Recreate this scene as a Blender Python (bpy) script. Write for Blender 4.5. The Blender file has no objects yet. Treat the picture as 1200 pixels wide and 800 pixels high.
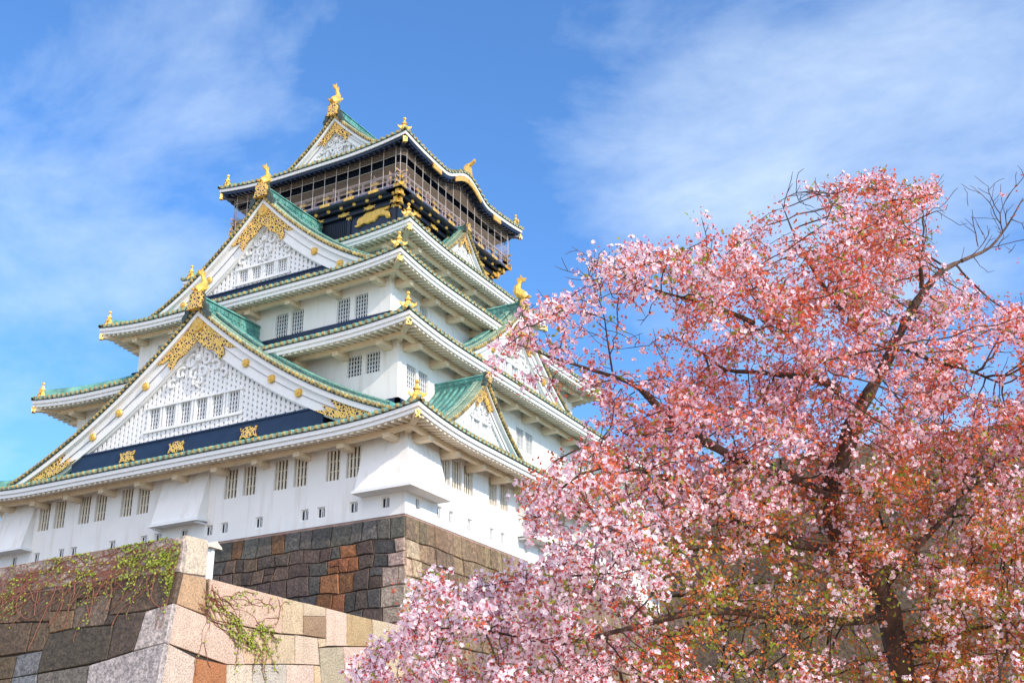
import bpy, math, random
import numpy as np
random.seed(7)
rng = np.random.default_rng(11)
R = math.radians
scene = bpy.context.scene

# ------------------------------------------------------------------ camera
CAM = np.array([33.3784, -50.0637, -15.4664])
F_PX, YAW, TILT, ROLL = 1412.457, -0.4961, 0.3930, -0.0099
_fw = np.array([math.sin(YAW)*math.cos(TILT), math.cos(YAW)*math.cos(TILT), math.sin(TILT)])
_r0 = np.array([math.cos(YAW), -math.sin(YAW), 0.0])
_u0 = np.cross(_r0, _fw)
_r = _r0*math.cos(ROLL)+_u0*math.sin(ROLL)
_u = _u0*math.cos(ROLL)-_r0*math.sin(ROLL)
from mathutils import Matrix, Vector
cd = bpy.data.cameras.new('camera'); cam = bpy.data.objects.new('camera', cd)
scene.collection.objects.link(cam)
M = Matrix.Identity(4)
for i in range(3):
    M[i][0] = _r[i]; M[i][1] = _u[i]; M[i][2] = -_fw[i]; M[i][3] = CAM[i]
cam.matrix_world = M
cd.sensor_width = 36; cd.lens = F_PX/1200*36; cd.clip_end = 5000
scene.camera = cam
def ray(px, py): return _fw+(px-600)/F_PX*_r-(py-400)/F_PX*_u
def at(px, py, t): return CAM+t*ray(px, py)              # point of the scene at depth t
def on_plane(px, py, ax, val):
    d = ray(px, py); return CAM+d*(val-CAM[ax])/d[ax]

# ------------------------------------------------------------------ light
SUN_DIR = np.array([1.0, -0.22, 0.62]); SUN_DIR /= np.linalg.norm(SUN_DIR)
sun_el = math.asin(SUN_DIR[2]); sun_az = math.atan2(SUN_DIR[0], SUN_DIR[1])
w = bpy.data.worlds.new('World'); scene.world = w; w.use_nodes = True
nt = w.node_tree; nt.nodes.clear()
out = nt.nodes.new('ShaderNodeOutputWorld'); bg = nt.nodes.new('ShaderNodeBackground')
sky = nt.nodes.new('ShaderNodeTexSky'); sky.sky_type = 'NISHITA'; sky.sun_disc = False
sky.sun_elevation = sun_el; sky.sun_rotation = sun_az
sky.air_density = 1.0; sky.dust_density = 0.6; sky.ozone_density = 3.0
bg.inputs['Strength'].default_value = 0.15
# thin clouds: a bright bank added unseen behind the viewer as fill light, wisps and a pale veil ahead
tc = nt.nodes.new('ShaderNodeTexCoord'); mp = nt.nodes.new('ShaderNodeMapping')
mp.inputs['Scale'].default_value = (1.0, 1.5, 2.3); mp.inputs['Rotation'].default_value = (0.3, 0.5, 0.4)
nz = nt.nodes.new('ShaderNodeTexNoise'); nz.inputs['Scale'].default_value = 3.1; nz.inputs['Detail'].default_value = 9
nz.inputs['Roughness'].default_value = 0.60; nz.inputs['Distortion'].default_value = 0.25
nt.links.new(tc.outputs['Generated'], mp.inputs['Vector']); nt.links.new(mp.outputs[0], nz.inputs['Vector'])
def wmath(op, a_, b_=None, clamp=False):
    n = nt.nodes.new('ShaderNodeMath'); n.operation = op; n.use_clamp = clamp
    for k, v in enumerate((a_, b_)):
        if v is None: continue
        if isinstance(v, (int, float)): n.inputs[k].default_value = v
        else: nt.links.new(v, n.inputs[k])
    return n.outputs[0]
def wblob(direction, r0, r1, k):      # k at the centre, fading from angle r0 to r1 (degrees)
    d = np.array(direction, float); d /= np.linalg.norm(d)
    n = nt.nodes.new('ShaderNodeVectorMath'); n.operation = 'DOT_PRODUCT'; n.inputs[1].default_value = tuple(d)
    nv_ = nt.nodes.new('ShaderNodeVectorMath'); nv_.operation = 'NORMALIZE'; nt.links.new(tc.outputs['Generated'], nv_.inputs[0]); nt.links.new(nv_.outputs[0], n.inputs[0])
    m_ = nt.nodes.new('ShaderNodeMapRange'); m_.interpolation_type = 'SMOOTHSTEP'
    m_.inputs['From Min'].default_value = math.cos(R(r1)); m_.inputs['From Max'].default_value = math.cos(R(r0)); m_.inputs['To Max'].default_value = k
    nt.links.new(n.outputs['Value'], m_.inputs['Value']); return m_.outputs['Result']
cover = wmath('ADD', -.12, 0)
for d_, r0, r1, k in (((.3, -.8, .85), 20, 62, .8), (ray(1240, 230), 2, 24, .36), (ray(-10, 330), 1, 16, .19), (ray(300, 60), 1, 7, .12), (ray(700, 200), 1, 12, .17), (ray(800, 120), 1, 8, .07), (ray(0, 0), 2, 10, .06)):
    cover = wmath('ADD', cover, wblob(d_, r0, r1, k))
fac = wmath('MULTIPLY', wmath('ADD', wmath('MULTIPLY', wmath('SUBTRACT', nz.outputs['Fac'], .5), 1.7), wmath('MULTIPLY', cover, 1.25)), 1.0, True)
mx = nt.nodes.new('ShaderNodeMix'); mx.data_type = 'RGBA'; nt.links.new(fac, mx.inputs['Factor'])
hs = nt.nodes.new('ShaderNodeMix'); hs.data_type = 'RGBA'; hs.blend_type = 'MULTIPLY'; hs.inputs['Factor'].default_value = 1
hs.inputs[7].default_value = (0.70, 1.05, 1.38, 1)
nt.links.new(sky.outputs[0], hs.inputs[6]); nt.links.new(hs.outputs[2], mx.inputs[6])
fill_cloud = wblob((.3, -.8, .85), 26, 66, 1.0)  # extra brightness for the added cloud that fills the white walls
cc_ = nt.nodes.new('ShaderNodeMix'); cc_.data_type = 'RGBA'; nt.links.new(fill_cloud, cc_.inputs['Factor'])
cc_.inputs[6].default_value = (4.5, 5.3, 6.2, 1); cc_.inputs[7].default_value = (10.0, 9.6, 9.7, 1); nt.links.new(cc_.outputs[2], mx.inputs[7])
nt.links.new(mx.outputs[2], bg.inputs['Color']); nt.links.new(bg.outputs[0], out.inputs['Surface'])
sl = bpy.data.lights.new('sun', 'SUN'); sl.energy = 3.1; sl.angle = R(0.6); sl.color = (1.0, 0.87, 0.68)
so = bpy.data.objects.new('sun', sl); scene.collection.objects.link(so)
so.rotation_euler = Vector(SUN_DIR).to_track_quat('Z', 'Y').to_euler()
so.location = (60, -20, 60)
vs = scene.view_settings; vs.view_transform = 'Standard'; vs.look = 'None'; vs.gamma = 1.0
vs.use_curve_mapping = False; vs.exposure = 0.47

# ------------------------------------------------------------------ materials
def mat(name, col, rough=0.7, metal=0.0, var=0.0, vscale=2.0, col2=None, bump=0.0, bscale=20.0, attr=False,
        stretch=(1, 1, 1), streak=0.0, streak_col=(0.1, 0.09, 0.08), spec=None, speck=0.0, spscale=14.0):
    m = bpy.data.materials.new(name); m.use_nodes = True; n = m.node_tree; b = n.nodes['Principled BSDF']
    b.inputs['Roughness'].default_value = rough; b.inputs['Metallic'].default_value = metal
    if spec is not None: b.inputs['Specular IOR Level'].default_value = spec
    t = n.nodes.new('ShaderNodeTexCoord'); mpp = n.nodes.new('ShaderNodeMapping'); mpp.inputs['Scale'].default_value = stretch
    n.links.new(t.outputs['Object'], mpp.inputs['Vector'])
    src = None
    if attr:
        a = n.nodes.new('ShaderNodeAttribute'); a.attribute_name = 'Col'; src = a.outputs['Color']
    if var > 0 or col2:
        z = n.nodes.new('ShaderNodeTexNoise'); z.inputs['Scale'].default_value = vscale; z.inputs['Detail'].default_value = 6
        n.links.new(mpp.outputs[0], z.inputs['Vector'])
        cr = n.nodes.new('ShaderNodeValToRGB'); cr.color_ramp.elements[0].position = .35; cr.color_ramp.elements[1].position = .68
        c2 = col2 or tuple(c*(1-var) for c in col)
        if attr:
            cr.color_ramp.elements[0].color = (1-var,)*3+(1,); cr.color_ramp.elements[1].color = (1, 1, 1, 1)
            mm = n.nodes.new('ShaderNodeMix'); mm.data_type = 'RGBA'; mm.blend_type = 'MULTIPLY'; mm.inputs['Factor'].default_value = 1
            n.links.new(src, mm.inputs[6]); n.links.new(cr.outputs[0], mm.inputs[7]); src = mm.outputs[2]
        else:
            cr.color_ramp.elements[0].color = (*c2, 1); cr.color_ramp.elements[1].color = (*col, 1); src = cr.outputs[0]
        n.links.new(z.outputs['Fac'], cr.inputs[0])
    if streak > 0:
        mp2 = n.nodes.new('ShaderNodeMapping'); mp2.inputs['Scale'].default_value = (1.6, 1.6, 0.16)
        n.links.new(t.outputs['Object'], mp2.inputs['Vector'])
        z2 = n.nodes.new('ShaderNodeTexNoise'); z2.inputs['Scale'].default_value = 1.7; z2.inputs['Detail'].default_value = 8
        n.links.new(mp2.outputs[0], z2.inputs['Vector'])
        c3 = n.nodes.new('ShaderNodeValToRGB'); c3.color_ramp.elements[0].position = .52; c3.color_ramp.elements[1].position = .75
        c3.color_ramp.elements[0].color = (0, 0, 0, 1); c3.color_ramp.elements[1].color = (streak,)*3+(1,)
        n.links.new(z2.outputs['Fac'], c3.inputs[0])
        m3 = n.nodes.new('ShaderNodeMix'); m3.data_type = 'RGBA'; n.links.new(c3.outputs[0], m3.inputs['Factor'])
        if src is None: m3.inputs[6].default_value = (*col, 1)
        else: n.links.new(src, m3.inputs[6])
        m3.inputs[7].default_value = (*streak_col, 1); src = m3.outputs[2]
    if speck > 0:
        z4 = n.nodes.new('ShaderNodeTexNoise'); z4.inputs['Scale'].default_value = spscale; z4.inputs['Detail'].default_value = 3; z4.inputs['Roughness'].default_value = .7
        n.links.new(t.outputs['Object'], z4.inputs['Vector'])
        c4 = n.nodes.new('ShaderNodeValToRGB'); c4.color_ramp.elements[0].position = .40; c4.color_ramp.elements[1].position = .56
        c4.color_ramp.elements[0].color = (1-speck,)*3+(1,); c4.color_ramp.elements[1].color = (1.08, 1.06, 1.04, 1)
        n.links.new(z4.outputs['Fac'], c4.inputs[0])
        m4 = n.nodes.new('ShaderNodeMix'); m4.data_type = 'RGBA'; m4.blend_type = 'MULTIPLY'; m4.inputs['Factor'].default_value = 1
        n.links.new(src, m4.inputs[6]); n.links.new(c4.outputs[0], m4.inputs[7]); src = m4.outputs[2]
    if src is None: b.inputs['Base Color'].default_value = (*col, 1)
    else: n.links.new(src, b.inputs['Base Color'])
    if bump > 0:
        z = n.nodes.new('ShaderNodeTexNoise'); z.inputs['Scale'].default_value = bscale; z.inputs['Detail'].default_value = 5
        n.links.new(mpp.outputs[0], z.inputs['Vector'])
        bp = n.nodes.new('ShaderNodeBump'); bp.inputs['Strength'].default_value = bump; bp.inputs['Distance'].default_value = 0.05
        n.links.new(z.outputs['Fac'], bp.inputs['Height']); n.links.new(bp.outputs[0], b.inputs['Normal'])
    return m
def filigree(name):
    m = mat(name, (1, .55, .09), .36, .4); n = m.node_tree; b = n.nodes['Principled BSDF']
    t = n.nodes.new('ShaderNodeTexCoord'); v = n.nodes.new('ShaderNodeTexVoronoi'); v.feature = 'DISTANCE_TO_EDGE'
    v.inputs['Scale'].default_value = 6.4
    nzz = n.nodes.new('ShaderNodeTexNoise'); nzz.inputs['Scale'].default_value = 4; 
    ad = n.nodes.new('ShaderNodeMix'); ad.data_type = 'VECTOR'; ad.inputs['Factor'].default_value = .12
    n.links.new(t.outputs['Object'], nzz.inputs['Vector']); n.links.new(t.outputs['Object'], ad.inputs[4]); n.links.new(nzz.outputs['Color'], ad.inputs[5])
    n.links.new(ad.outputs[1], v.inputs['Vector'])
    c = n.nodes.new('ShaderNodeValToRGB'); c.color_ramp.elements[0].position = .13; c.color_ramp.elements[1].position = .19
    c.color_ramp.elements[0].color = (1.0, .60, .14, 1); c.color_ramp.elements[1].color = (.02, .025, .04, 1)
    n.links.new(v.outputs['Distance'], c.inputs[0]); n.links.new(c.outputs[0], b.inputs['Base Color'])
    iv = n.nodes.new('ShaderNodeMath'); iv.operation = 'LESS_THAN'; iv.inputs[1].default_value = .16
    n.links.new(v.outputs['Distance'], iv.inputs[0])
    ml = n.nodes.new('ShaderNodeMath'); ml.operation = 'MULTIPLY'; ml.inputs[1].default_value = .4
    n.links.new(iv.outputs[0], ml.inputs[0]); n.links.new(ml.outputs[0], b.inputs['Metallic'])
    bp = n.nodes.new('ShaderNodeBump'); bp.inputs['Strength'].default_value = .8; bp.inputs['Distance'].default_value = .06; bp.invert = True
    n.links.new(v.outputs['Distance'], bp.inputs['Height']); n.links.new(bp.outputs[0], b.inputs['Normal'])
    return m
PLASTER = mat('plaster', (.88, .86, .85), .85, var=.05, vscale=.7, bump=.15, bscale=9, streak=.42, streak_col=(.60, .53, .45))
WOODW = mat('white_painted_wood', (.84, .84, .85), .6, var=.05, vscale=3)
SOFFIT = mat('limewashed_soffit', (.80, .66, .48), .85, var=.1, vscale=2)
NAVY = mat('navy_lacquer', (.018, .032, .075), .35, var=.3, vscale=2)
BLACK = mat('black_lacquer', (.012, .016, .028), .3)
DARKIN = mat('dark_interior', (.012, .012, .016), .6)
GLASS = mat('window_glass', (.05, .08, .13), .12, spec=.8)
GOLD = mat('gold', (1.0, .60, .13), .30, .4, var=.25, vscale=5, bump=.5, bscale=9)
FILI = filigree('gold_filigree')
COPPER = mat('verdigris_copper', (.10, .25, .21), .55, col2=(.05, .10, .09), streak=.5, streak_col=(.27, .33, .28), vscale=1.3, stretch=(1, 1, 1))
COPPER2 = mat('bright_verdigris', (.14, .41, .37), .5, col2=(.05, .17, .16), vscale=1.6, streak=.5, streak_col=(.30, .40, .34))
RAFTER = mat('cream_rafters', (.82, .74, .62), .7, var=.08, vscale=3)
PALEG = mat('pale_green_tile', (.46, .52, .38), .6, col2=(.22, .33, .25), vscale=3)
TILED = mat('weathered_dark_tile', (.06, .085, .08), .6, var=.4, vscale=3)
CAPG = mat('gilded_tile_cap', (.78, .55, .18), .4, .35, col2=(.22, .17, .09), vscale=2.6)
STONE = mat('stone', (1, 1, 1), .85, attr=True, var=.42, vscale=4.2, speck=.42, spscale=9, bump=1.0, bscale=9, streak=.35, streak_col=(.045, .038, .035))
STONEL = mat('granite', (1, 1, 1), .85, attr=True, var=.12, vscale=2, speck=.36, spscale=15, bump=.7, bscale=16, streak=.22, streak_col=(.34, .24, .15))
GROOVE = mat('groove_line', (.36, .36, .40), .8)
MORTAR = mat('dark_mortar', (.05, .04, .035), .95)  # dark mortar and earth core showing between the blocks
METALW = mat('white_metal_pole', (.46, .42, .40), .4)

# ------------------------------------------------------------------ mesh helpers
def tag(o, label=None, cat=None, group=None, kind=None):
    if label: o['label'] = label
    if cat: o['category'] = cat
    if group: o['group'] = group
    if kind: o['kind'] = kind
    return o
def empty(name, loc, **k):
    o = bpy.data.objects.new(name, None); o.location = loc; o.empty_display_size = .5
    scene.collection.objects.link(o); tag(o, **k); o['_loc'] = 0; del o['_loc']; return o
ORG = {}
class MB:
    def __init__(s): s.v = []; s.f = []; s.m = []; s.c = []
    def add(s, vs_, fs, mi=0, col=None):
        b = len(s.v); s.v.extend([tuple(map(float, x)) for x in vs_])
        for f in fs:
            s.f.append(tuple(i+b for i in f)); s.m.append(mi); s.c.append(col)
    def box(s, P, s0, s1, n0, n1, z0, z1, mi=0):
        vs_ = [P(a, b, c) for a in (s0, s1) for b in (n0, n1) for c in (z0, z1)]
        s.add(vs_, [(0, 1, 3, 2), (4, 6, 7, 5), (0, 4, 5, 1), (2, 3, 7, 6), (0, 2, 6, 4), (1, 5, 7, 3)], mi)
    def sweep(s, secs, mi=0, closed=True, caps=True):
        k = len(secs[0]); vs_ = [p for q in secs for p in q]; fs = []
        for i in range(len(secs)-1):
            for j in range(k if closed else k-1):
                a = i*k+j; b = i*k+(j+1) % k; fs.append((a, b, b+k, a+k))
        if caps and closed: fs.append(tuple(range(k))); fs.append(tuple(range((len(secs)-1)*k, len(secs)*k))[::-1])
        s.add(vs_, fs, mi)
    def prism(s, P, poly, n0, n1, mi=0):      # polygon in (s,z) extruded along n
        k = len(poly); vs_ = [P(a, n0, b) for a, b in poly]+[P(a, n1, b) for a, b in poly]
        s.add(vs_, [tuple(range(k)), tuple(range(k, 2*k))[::-1]]+[(i, (i+1) % k, (i+1) % k+k, i+k) for i in range(k)], mi)
    def disc(s, P, cs, cn, cz, r, d, k=8, mi=0, r2=None):
        r2 = r if r2 is None else r2
        ang = [2*math.pi*i/k for i in range(k)]
        vs_ = [P(cs+r*math.cos(a), cn, cz+r*math.sin(a)) for a in ang]+[P(cs+r2*math.cos(a), cn+d, cz+r2*math.sin(a)) for a in ang]
        s.add(vs_, [tuple(range(k, 2*k))]+[(i, (i+1) % k, (i+1) % k+k, i+k) for i in range(k)], mi)
    def tube(s, pts, rad, k=6, mi=0):
        pts = [np.array(p, float) for p in pts]; secs = []
        rad = rad if hasattr(rad, '__len__') else [rad]*len(pts)
        prev = None
        for i, p in enumerate(pts):
            d = pts[min(i+1, len(pts)-1)]-pts[max(i-1, 0)]; d = d/(np.linalg.norm(d)+1e-9)
            if prev is None: up = np.array([0, 0, 1.]) if abs(d[2]) < .9 else np.array([1., 0, 0])
            else: up = prev
            a = np.cross(d, up); a /= np.linalg.norm(a)+1e-9; b = np.cross(a, d); prev = b
            secs.append([p+rad[i]*(a*math.cos(2*math.pi*j/k)+b*math.sin(2*math.pi*j/k)) for j in range(k)])
        s.sweep(secs, mi)
    def build(s, name, mats, parent=None, smooth=False, **tk):
        if not isinstance(mats, (list, tuple)): mats = [mats]
        org = np.array(ORG.get(parent.name, (0, 0, 0)) if parent else (0, 0, 0), float)
        me = bpy.data.meshes.new(name)
        va = np.array(s.v, float)-org
        me.from_pydata(va.tolist(), [], s.f)
        for m in mats: me.materials.append(m)
        me.polygons.foreach_set('material_index', s.m)
        if any(c is not None for c in s.c):
            at_ = me.color_attributes.new('Col', 'FLOAT_COLOR', 'CORNER')
            cols = []
            for f, c in zip(s.f, s.c):
                c = c or (.5, .5, .5)
                cols.extend([c[0], c[1], c[2], 1.0]*len(f))
            at_.data.foreach_set('color', cols)
        if smooth: me.polygons.foreach_set('use_smooth', [True]*len(me.polygons))
        me.update()
        o = bpy.data.objects.new(name, me); scene.collection.objects.link(o)
        if parent: o.parent = parent; ORG[o.name] = tuple(org)
        tag(o, **tk); return o
def thing(name, loc, **k):
    o = empty(name, loc, **k); ORG[o.name] = tuple(loc); return o

# ------------------------------------------------------------------ ground and terrain
XC, YC = -15.0, 17.408
GZ = -17.1; TZ = -5.9
GROUND = mat('pale_gravel', (.56, .43, .28), .95, var=.15, vscale=.4, bump=.3, bscale=12)
mb = MB(); mb.add([(-900, -900, GZ), (900, -900, GZ), (900, 900, GZ), (-900, 900, GZ)], [(0, 1, 2, 3)])
mb.build('ground', GROUND, kind='structure')
# ------------------------------------------------------------------ the castle tower
castle = thing('castle_tower', (XC, YC, 0), label='tall white castle tower with green tiled gabled roofs and gold trim on a stone base', cat='castle')
def frame(side):
    if side == 'F': return lambda s, n, z: (XC+s, -n, z)
    if side == 'R': return lambda s, n, z: (n, YC+s, z)
    if side == 'B': return lambda s, n, z: (XC-s, n, z)
    return lambda s, n, z: (-n, YC-s, z)
def dims(side, a, b):      # half length along the side, n of the wall face
    if side == 'F': return a, -(YC-b)
    if side == 'R': return b, XC+a
    if side == 'B': return a, YC+b
    return b, -(XC-a)
SIDES = 'FRBL'

def wall_side(mb, side, a, b, z0, z1, holes, depth=.22):
    P = frame(side); half, nw = dims(side, a, b)
    ss = sorted(set([-half, half]+[h[0] for h in holes]+[h[1] for h in holes]))
    zs = sorted(set([z0, z1]+[h[2] for h in holes]+[h[3] for h in holes]))
    for i in range(len(ss)-1):
        for j in range(len(zs)-1):
            sm, zm = (ss[i]+ss[i+1])/2, (zs[j]+zs[j+1])/2
            if any(h[0] < sm < h[1] and h[2] < zm < h[3] for h in holes): continue
            mb.add([P(ss[i], nw, zs[j]), P(ss[i+1], nw, zs[j]), P(ss[i+1], nw, zs[j+1]), P(ss[i], nw, zs[j+1])], [(0, 1, 2, 3)])
    for h in holes:
        t = h[4] if len(h) > 4 else 0
        dp = h[5] if len(h) > 5 else depth
        o = [(h[0], h[2]), (h[1], h[2]), (h[1], h[3]), (h[0], h[3])]
        q = [(h[0]+t, h[2]+t), (h[1]-t, h[2]+t), (h[1]-t, h[3]-t), (h[0]+t, h[3]-t)]
        vs_ = [P(x, nw, z) for x, z in o]+[P(x, nw-dp, z) for x, z in q]
        mb.add(vs_, [(i, (i+1) % 4, (i+1) % 4+4, i+4) for i in range(4)])

def window(side, a, b, s0, s1, z0, z1, style='grid', depth=.22, nplane=None, parent=None):
    P = frame(side); half, nw = dims(side, a, b)
    if nplane is not None: nw = nplane
    m = MB(); m.box(P, s0, s1, nw-depth-.03, nw-depth, z0, z1)
    o = m.build('window', GLASS if style == 'grid' else DARKIN, parent or castle)
    g = MB()
    if style == 'grid':
        wdt = s1-s0; hgt = z1-z0
        nv = max(3, round(wdt/.21)); nh = max(3, round(hgt/.27))
        for i in range(nv+1):
            x = s0+wdt*i/nv; t = .026
            g.box(P, max(s0, x-t), min(s1, x+t), nw-depth+.06, nw-depth+.12, z0, z1)
        for j in range(nh+1):
            z = z0+hgt*j/nh
            g.box(P, s0, s1, nw-depth+.02, nw-depth+.063, max(z0, z-.022), min(z1, z+.022))
    elif style == 'bars':
        nb = 4 if s1-s0 < 1.15 else 5
        for i in range(nb):
            x = s0+(s1-s0)*(i+.5)/nb
            g.box(P, x-.058, x+.058, nw-depth+.03, nw-depth+.09, z0, z1)
        for z in (z0+.33*(z1-z0), z0+.66*(z1-z0)): g.box(P, s0, s1, nw-depth+.01, nw-depth+.04, z-.025, z+.025)
    else:
        x = (s0+s1)/2; g.box(P, x-.03, x+.03, nw-depth, nw-depth+.05, z0, z1)
    g.build('lattice' if style == 'grid' else 'bars', WOODW if style == 'grid' else RAFTER, o)
    return o

def loophole(side, a, b, sc_, zc):
    P = frame(side); half, nw = dims(side, a, b)
    m = MB(); m.box(P, sc_-.19, sc_+.19, nw-.15, nw-.12, zc-.23, zc+.23)
    o = m.build('loophole', DARKIN, castle)
    g = MB(); g.box(P, sc_-.03, sc_+.03, nw-.12, nw-.09, zc-.22, zc+.22); g.box(P, sc_+.10, sc_+.13, nw-.12, nw-.09, zc-.22, zc+.22)
    g.build('bars', WOODW, o)

def lift_f(s, L, lift, reach=6.5):
    t = max(0.0, (abs(s)-(L-reach))/reach); return lift*t**2.2

def tier(a, b, o, ze, lift, ai, bi, h, dark=False, bulge=None, zwall=None, skip=(), topband=None, corb=True):
    """One skirt roof: tiles, gilded tile ends, fascia, rafters, beam with corbels, hip ridges, corner gold."""
    roof = MB(); caps = MB(); edge = MB(); fas = MB(); raf = MB(); sof = MB(); beam = MB(); roll = MB()
    for side in SIDES:
        P = frame(side); half, nw = dims(side, a, b); inn = dims(side, ai, bi)[0]; ni = dims(side, ai, bi)[1]
        Lh = half+o; ne = nw+o; D = ne-ni
        bl = bulge if side in 'R' else None
        def E(s):
            v = ze+lift_f(s, Lh, lift)
            if bl: v += bl(s)
            return v
        NS, NQ = (72 if bl else 40), 7
        vs_ = []; 
        for q in range(NQ+1):
            d = D*q/NQ; f = 1-q/NQ
            for i in range(NS+1):
                tt = -1+2*i/NS
                s = tt*(Lh-d)
                s_e = tt*Lh
                vs_.append(P(s, ne-d, ze+(E(s_e)-ze)*f**1.5+h(d)))
        roof.add(vs_, [(q*(NS+1)+i, q*(NS+1)+i+1, (q+1)*(NS+1)+i+1, (q+1)*(NS+1)+i) for q in range(NQ) for i in range(NS)])
        # rolls, caps, tile edges
        sp = .425; nN = int(Lh/sp)
        for k in range(-nN, nN+1):
            s = k*sp; z0 = E(s)
            dmax = min(D, Lh-abs(s)+.001)
            if dmax > .5:
                pts = []
                for q in range(5):
                    d = dmax*q/4; f = 1-d/D
                    te = s/(Lh-d)*Lh if Lh-d > .01 else 0
                    pts.append((s, ne-d, ze+(E(te)-ze)*max(f, 0)**1.5+h(d)))
                r_ = .095
                secs = [[P(p[0]-r_, p[1], p[2]), P(p[0]-r_*.5, p[1], p[2]+r_*1.3), P(p[0]+r_*.5, p[1], p[2]+r_*1.3), P(p[0]+r_, p[1], p[2])] for p in pts]
                roll.sweep(secs)
            caps.disc(P, s, ne+.0, z0-.01, .115, .07, 8, 0, .10)
            caps.disc(P, s, ne+.07, z0-.01, .05, .03, 6)
            if k < nN:
                sm = s+sp/2; zm = E(sm)
                edge.box(P, sm-.13, sm+.13, ne-.05, ne+.035, zm-.13, zm-.02)
        def strip(mbx, n0, n1, zt, zb, mi=0):
            secs = []
            NSS = 96 if bl else 48
            for i in range(NSS+1):
                tt = -1+2*i/NSS
                e = E(tt*Lh)
                secs.append([P(tt*(half+(n0)), nw+n0, e+zt), P(tt*(half+n1), nw+n1, e+zt), P(tt*(half+n1), nw+n1, e+zb), P(tt*(half+n0), nw+n0, e+zb)])
            mbx.sweep(secs, mi)
        strip(edge, o-.3, o-.03, -.13, -.17, 1)
        strip(fas, o-.32, o-.06, -.175, -.40)
        strip(fas, o-.42, o-.16, -.40, -.62, 1 if dark else 0)
        # soffit and rafters
        sl = .20
        def zs(s, n):      # underside of the boards
            te = s/(half+max(n, .01))*Lh if abs(s) > half-8 else s
            te = max(-Lh, min(Lh, te))
            return ze+(E(te)-ze)*max(0, min(1, (n+.3)/(o+.3)))-.60+sl*(o-n)
        vs_ = []; NQ2 = 4
        for q in range(NQ2+1):
            n = (o-.2)*(1-q/NQ2)-0.02*(q == NQ2)
            for i in range(NS+1):
                s = (-1+2*i/NS)*(half+n); vs_.append(P(s, nw+n, zs(s, n)))
        sof.add(vs_, [(q*(NS+1)+i, q*(NS+1)+i+1, (q+1)*(NS+1)+i+1, (q+1)*(NS+1)+i) for q in range(NQ2) for i in range(NS)])
        for k in range(-nN, nN+1):
            s = k*sp
            n1 = o-.24; n0 = max(.0, abs(s)-half+.1)
            if n1-n0 < .2: continue
            wv = .085
            secs = []
            for n in (n0, (n0+n1)/2, n1):
                z = zs(s, n)
                secs.append([P(s-wv, nw+n, z+.02), P(s+wv, nw+n, z+.02), P(s+wv, nw+n, z-.17), P(s-wv, nw+n, z-.17)])
            raf.sweep(secs)
            if dark: continue
        # purlin and corbels
        nb = .80
        secs = []
        for i in range(49):
            tt = -1+2*i/48; s = tt*(half+nb); z = zs(s, nb)-.17
            secs.append([P(tt*(half+nb-.13), nw+nb-.13, z), P(tt*(half+nb+.13), nw+nb+.13, z), P(tt*(half+nb+.13), nw+nb+.13, z-.27), P(tt*(half+nb-.13), nw+nb-.13, z-.27)])
        beam.sweep(secs)
        secs = []
        zw = zs(0, 0)-.17
        if corb:
            m = int((half-.6)/2.55); 
            for k in range(-m, m+1):
                s = k*(half-.6)/m
                z = zs(s, nb)-.44
                beam.box(P, s-.2, s+.2, nw, nw+nb+.32, z-.26, z)
                beam.box(P, s-.16, s+.16, nw, nw+nb-.13, z, z+.27)
    mats = lambda x: x
    r = roof.build('roof', COPPER if not dark else COPPER, castle)
    roll.build('tile_rolls', COPPER2, r)
    caps.build('tile_end_caps', CAPG, r, kind='stuff'); edge.build('tile_edge', [PALEG, TILED], r, kind='stuff')
    fas.build('fascia_board', [WOODW, NAVY], r)
    sof.build('soffit', NAVY if dark else SOFFIT, r); raf.build('rafters', NAVY if dark else RAFTER, r, kind='stuff')
    beam.build('eave_beam', NAVY if dark else SOFFIT, r)
    # corners
    for sx, sy in ((1, -1), (-1, -1), (1, 1), (-1, 1)):
        hip = MB(); hipb = MB(); cg = MB(); cnr = MB()
        ex, ey = XC+sx*(a+o), YC+sy*(b+o); ix, iy = XC+sx*ai, YC+sy*bi
        D = a+o-ai; tip = ze+lift
        d2 = np.array([sx, sy])/math.sqrt(2); pr = np.array([-d2[1], d2[0]])
        def HP(u, v, z): return (ex-d2[0]*u+pr[0]*v, ey-d2[1]*u+pr[1]*v, z)
        Lg = math.hypot(ex-ix, ey-iy)
        secs = []
        for i in range(13):
            u = .75+(Lg-.75)*i/12; f = 1-u/Lg
            z = ze+lift*max(f, 0)**1.5+h(D*u/Lg)
            secs.append([HP(u, -.2, z-.05), HP(u, -.17, z+.42), HP(u, 0, z+.52), HP(u, .17, z+.42), HP(u, .2, z-.05)])
        hip.sweep(secs)
        secs = [[HP(u, -.12, z), HP(u, -.08, z+.12), HP(u, .08, z+.12), HP(u, .12, z)] for u, z in ((.0, tip+.02), (.4, tip-.02), (.8, tip-.03))]
        hip.sweep(secs)
        # hip rafter
        secs = []
        for u in (.35, 1.3, o*1.414+.1):
            f = 1-u/(o*1.414); z = tip-.58-(lift)*(1-max(0, f))*.9+.2*u*.7*.9
            secs.append([HP(u, -.16, z), HP(u, .16, z), HP(u, .16, z-.34), HP(u, -.16, z-.34)])
        hipb.sweep(secs)
        # gold block on the hip rafter end
        z = tip-.66
        for u0, u1, w_, e_ in ((.14, .38, .15, .0),):
            vs_ = [HP(u, v, zz) for u in (u0, u1) for v in (-w_, w_) for zz in (z-.34-e_, z+.06+e_)]
            cg.add(vs_, [(0, 1, 3, 2), (4, 6, 7, 5), (0, 4, 5, 1), (2, 3, 7, 6), (0, 2, 6, 4), (1, 5, 7, 3)])
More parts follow.
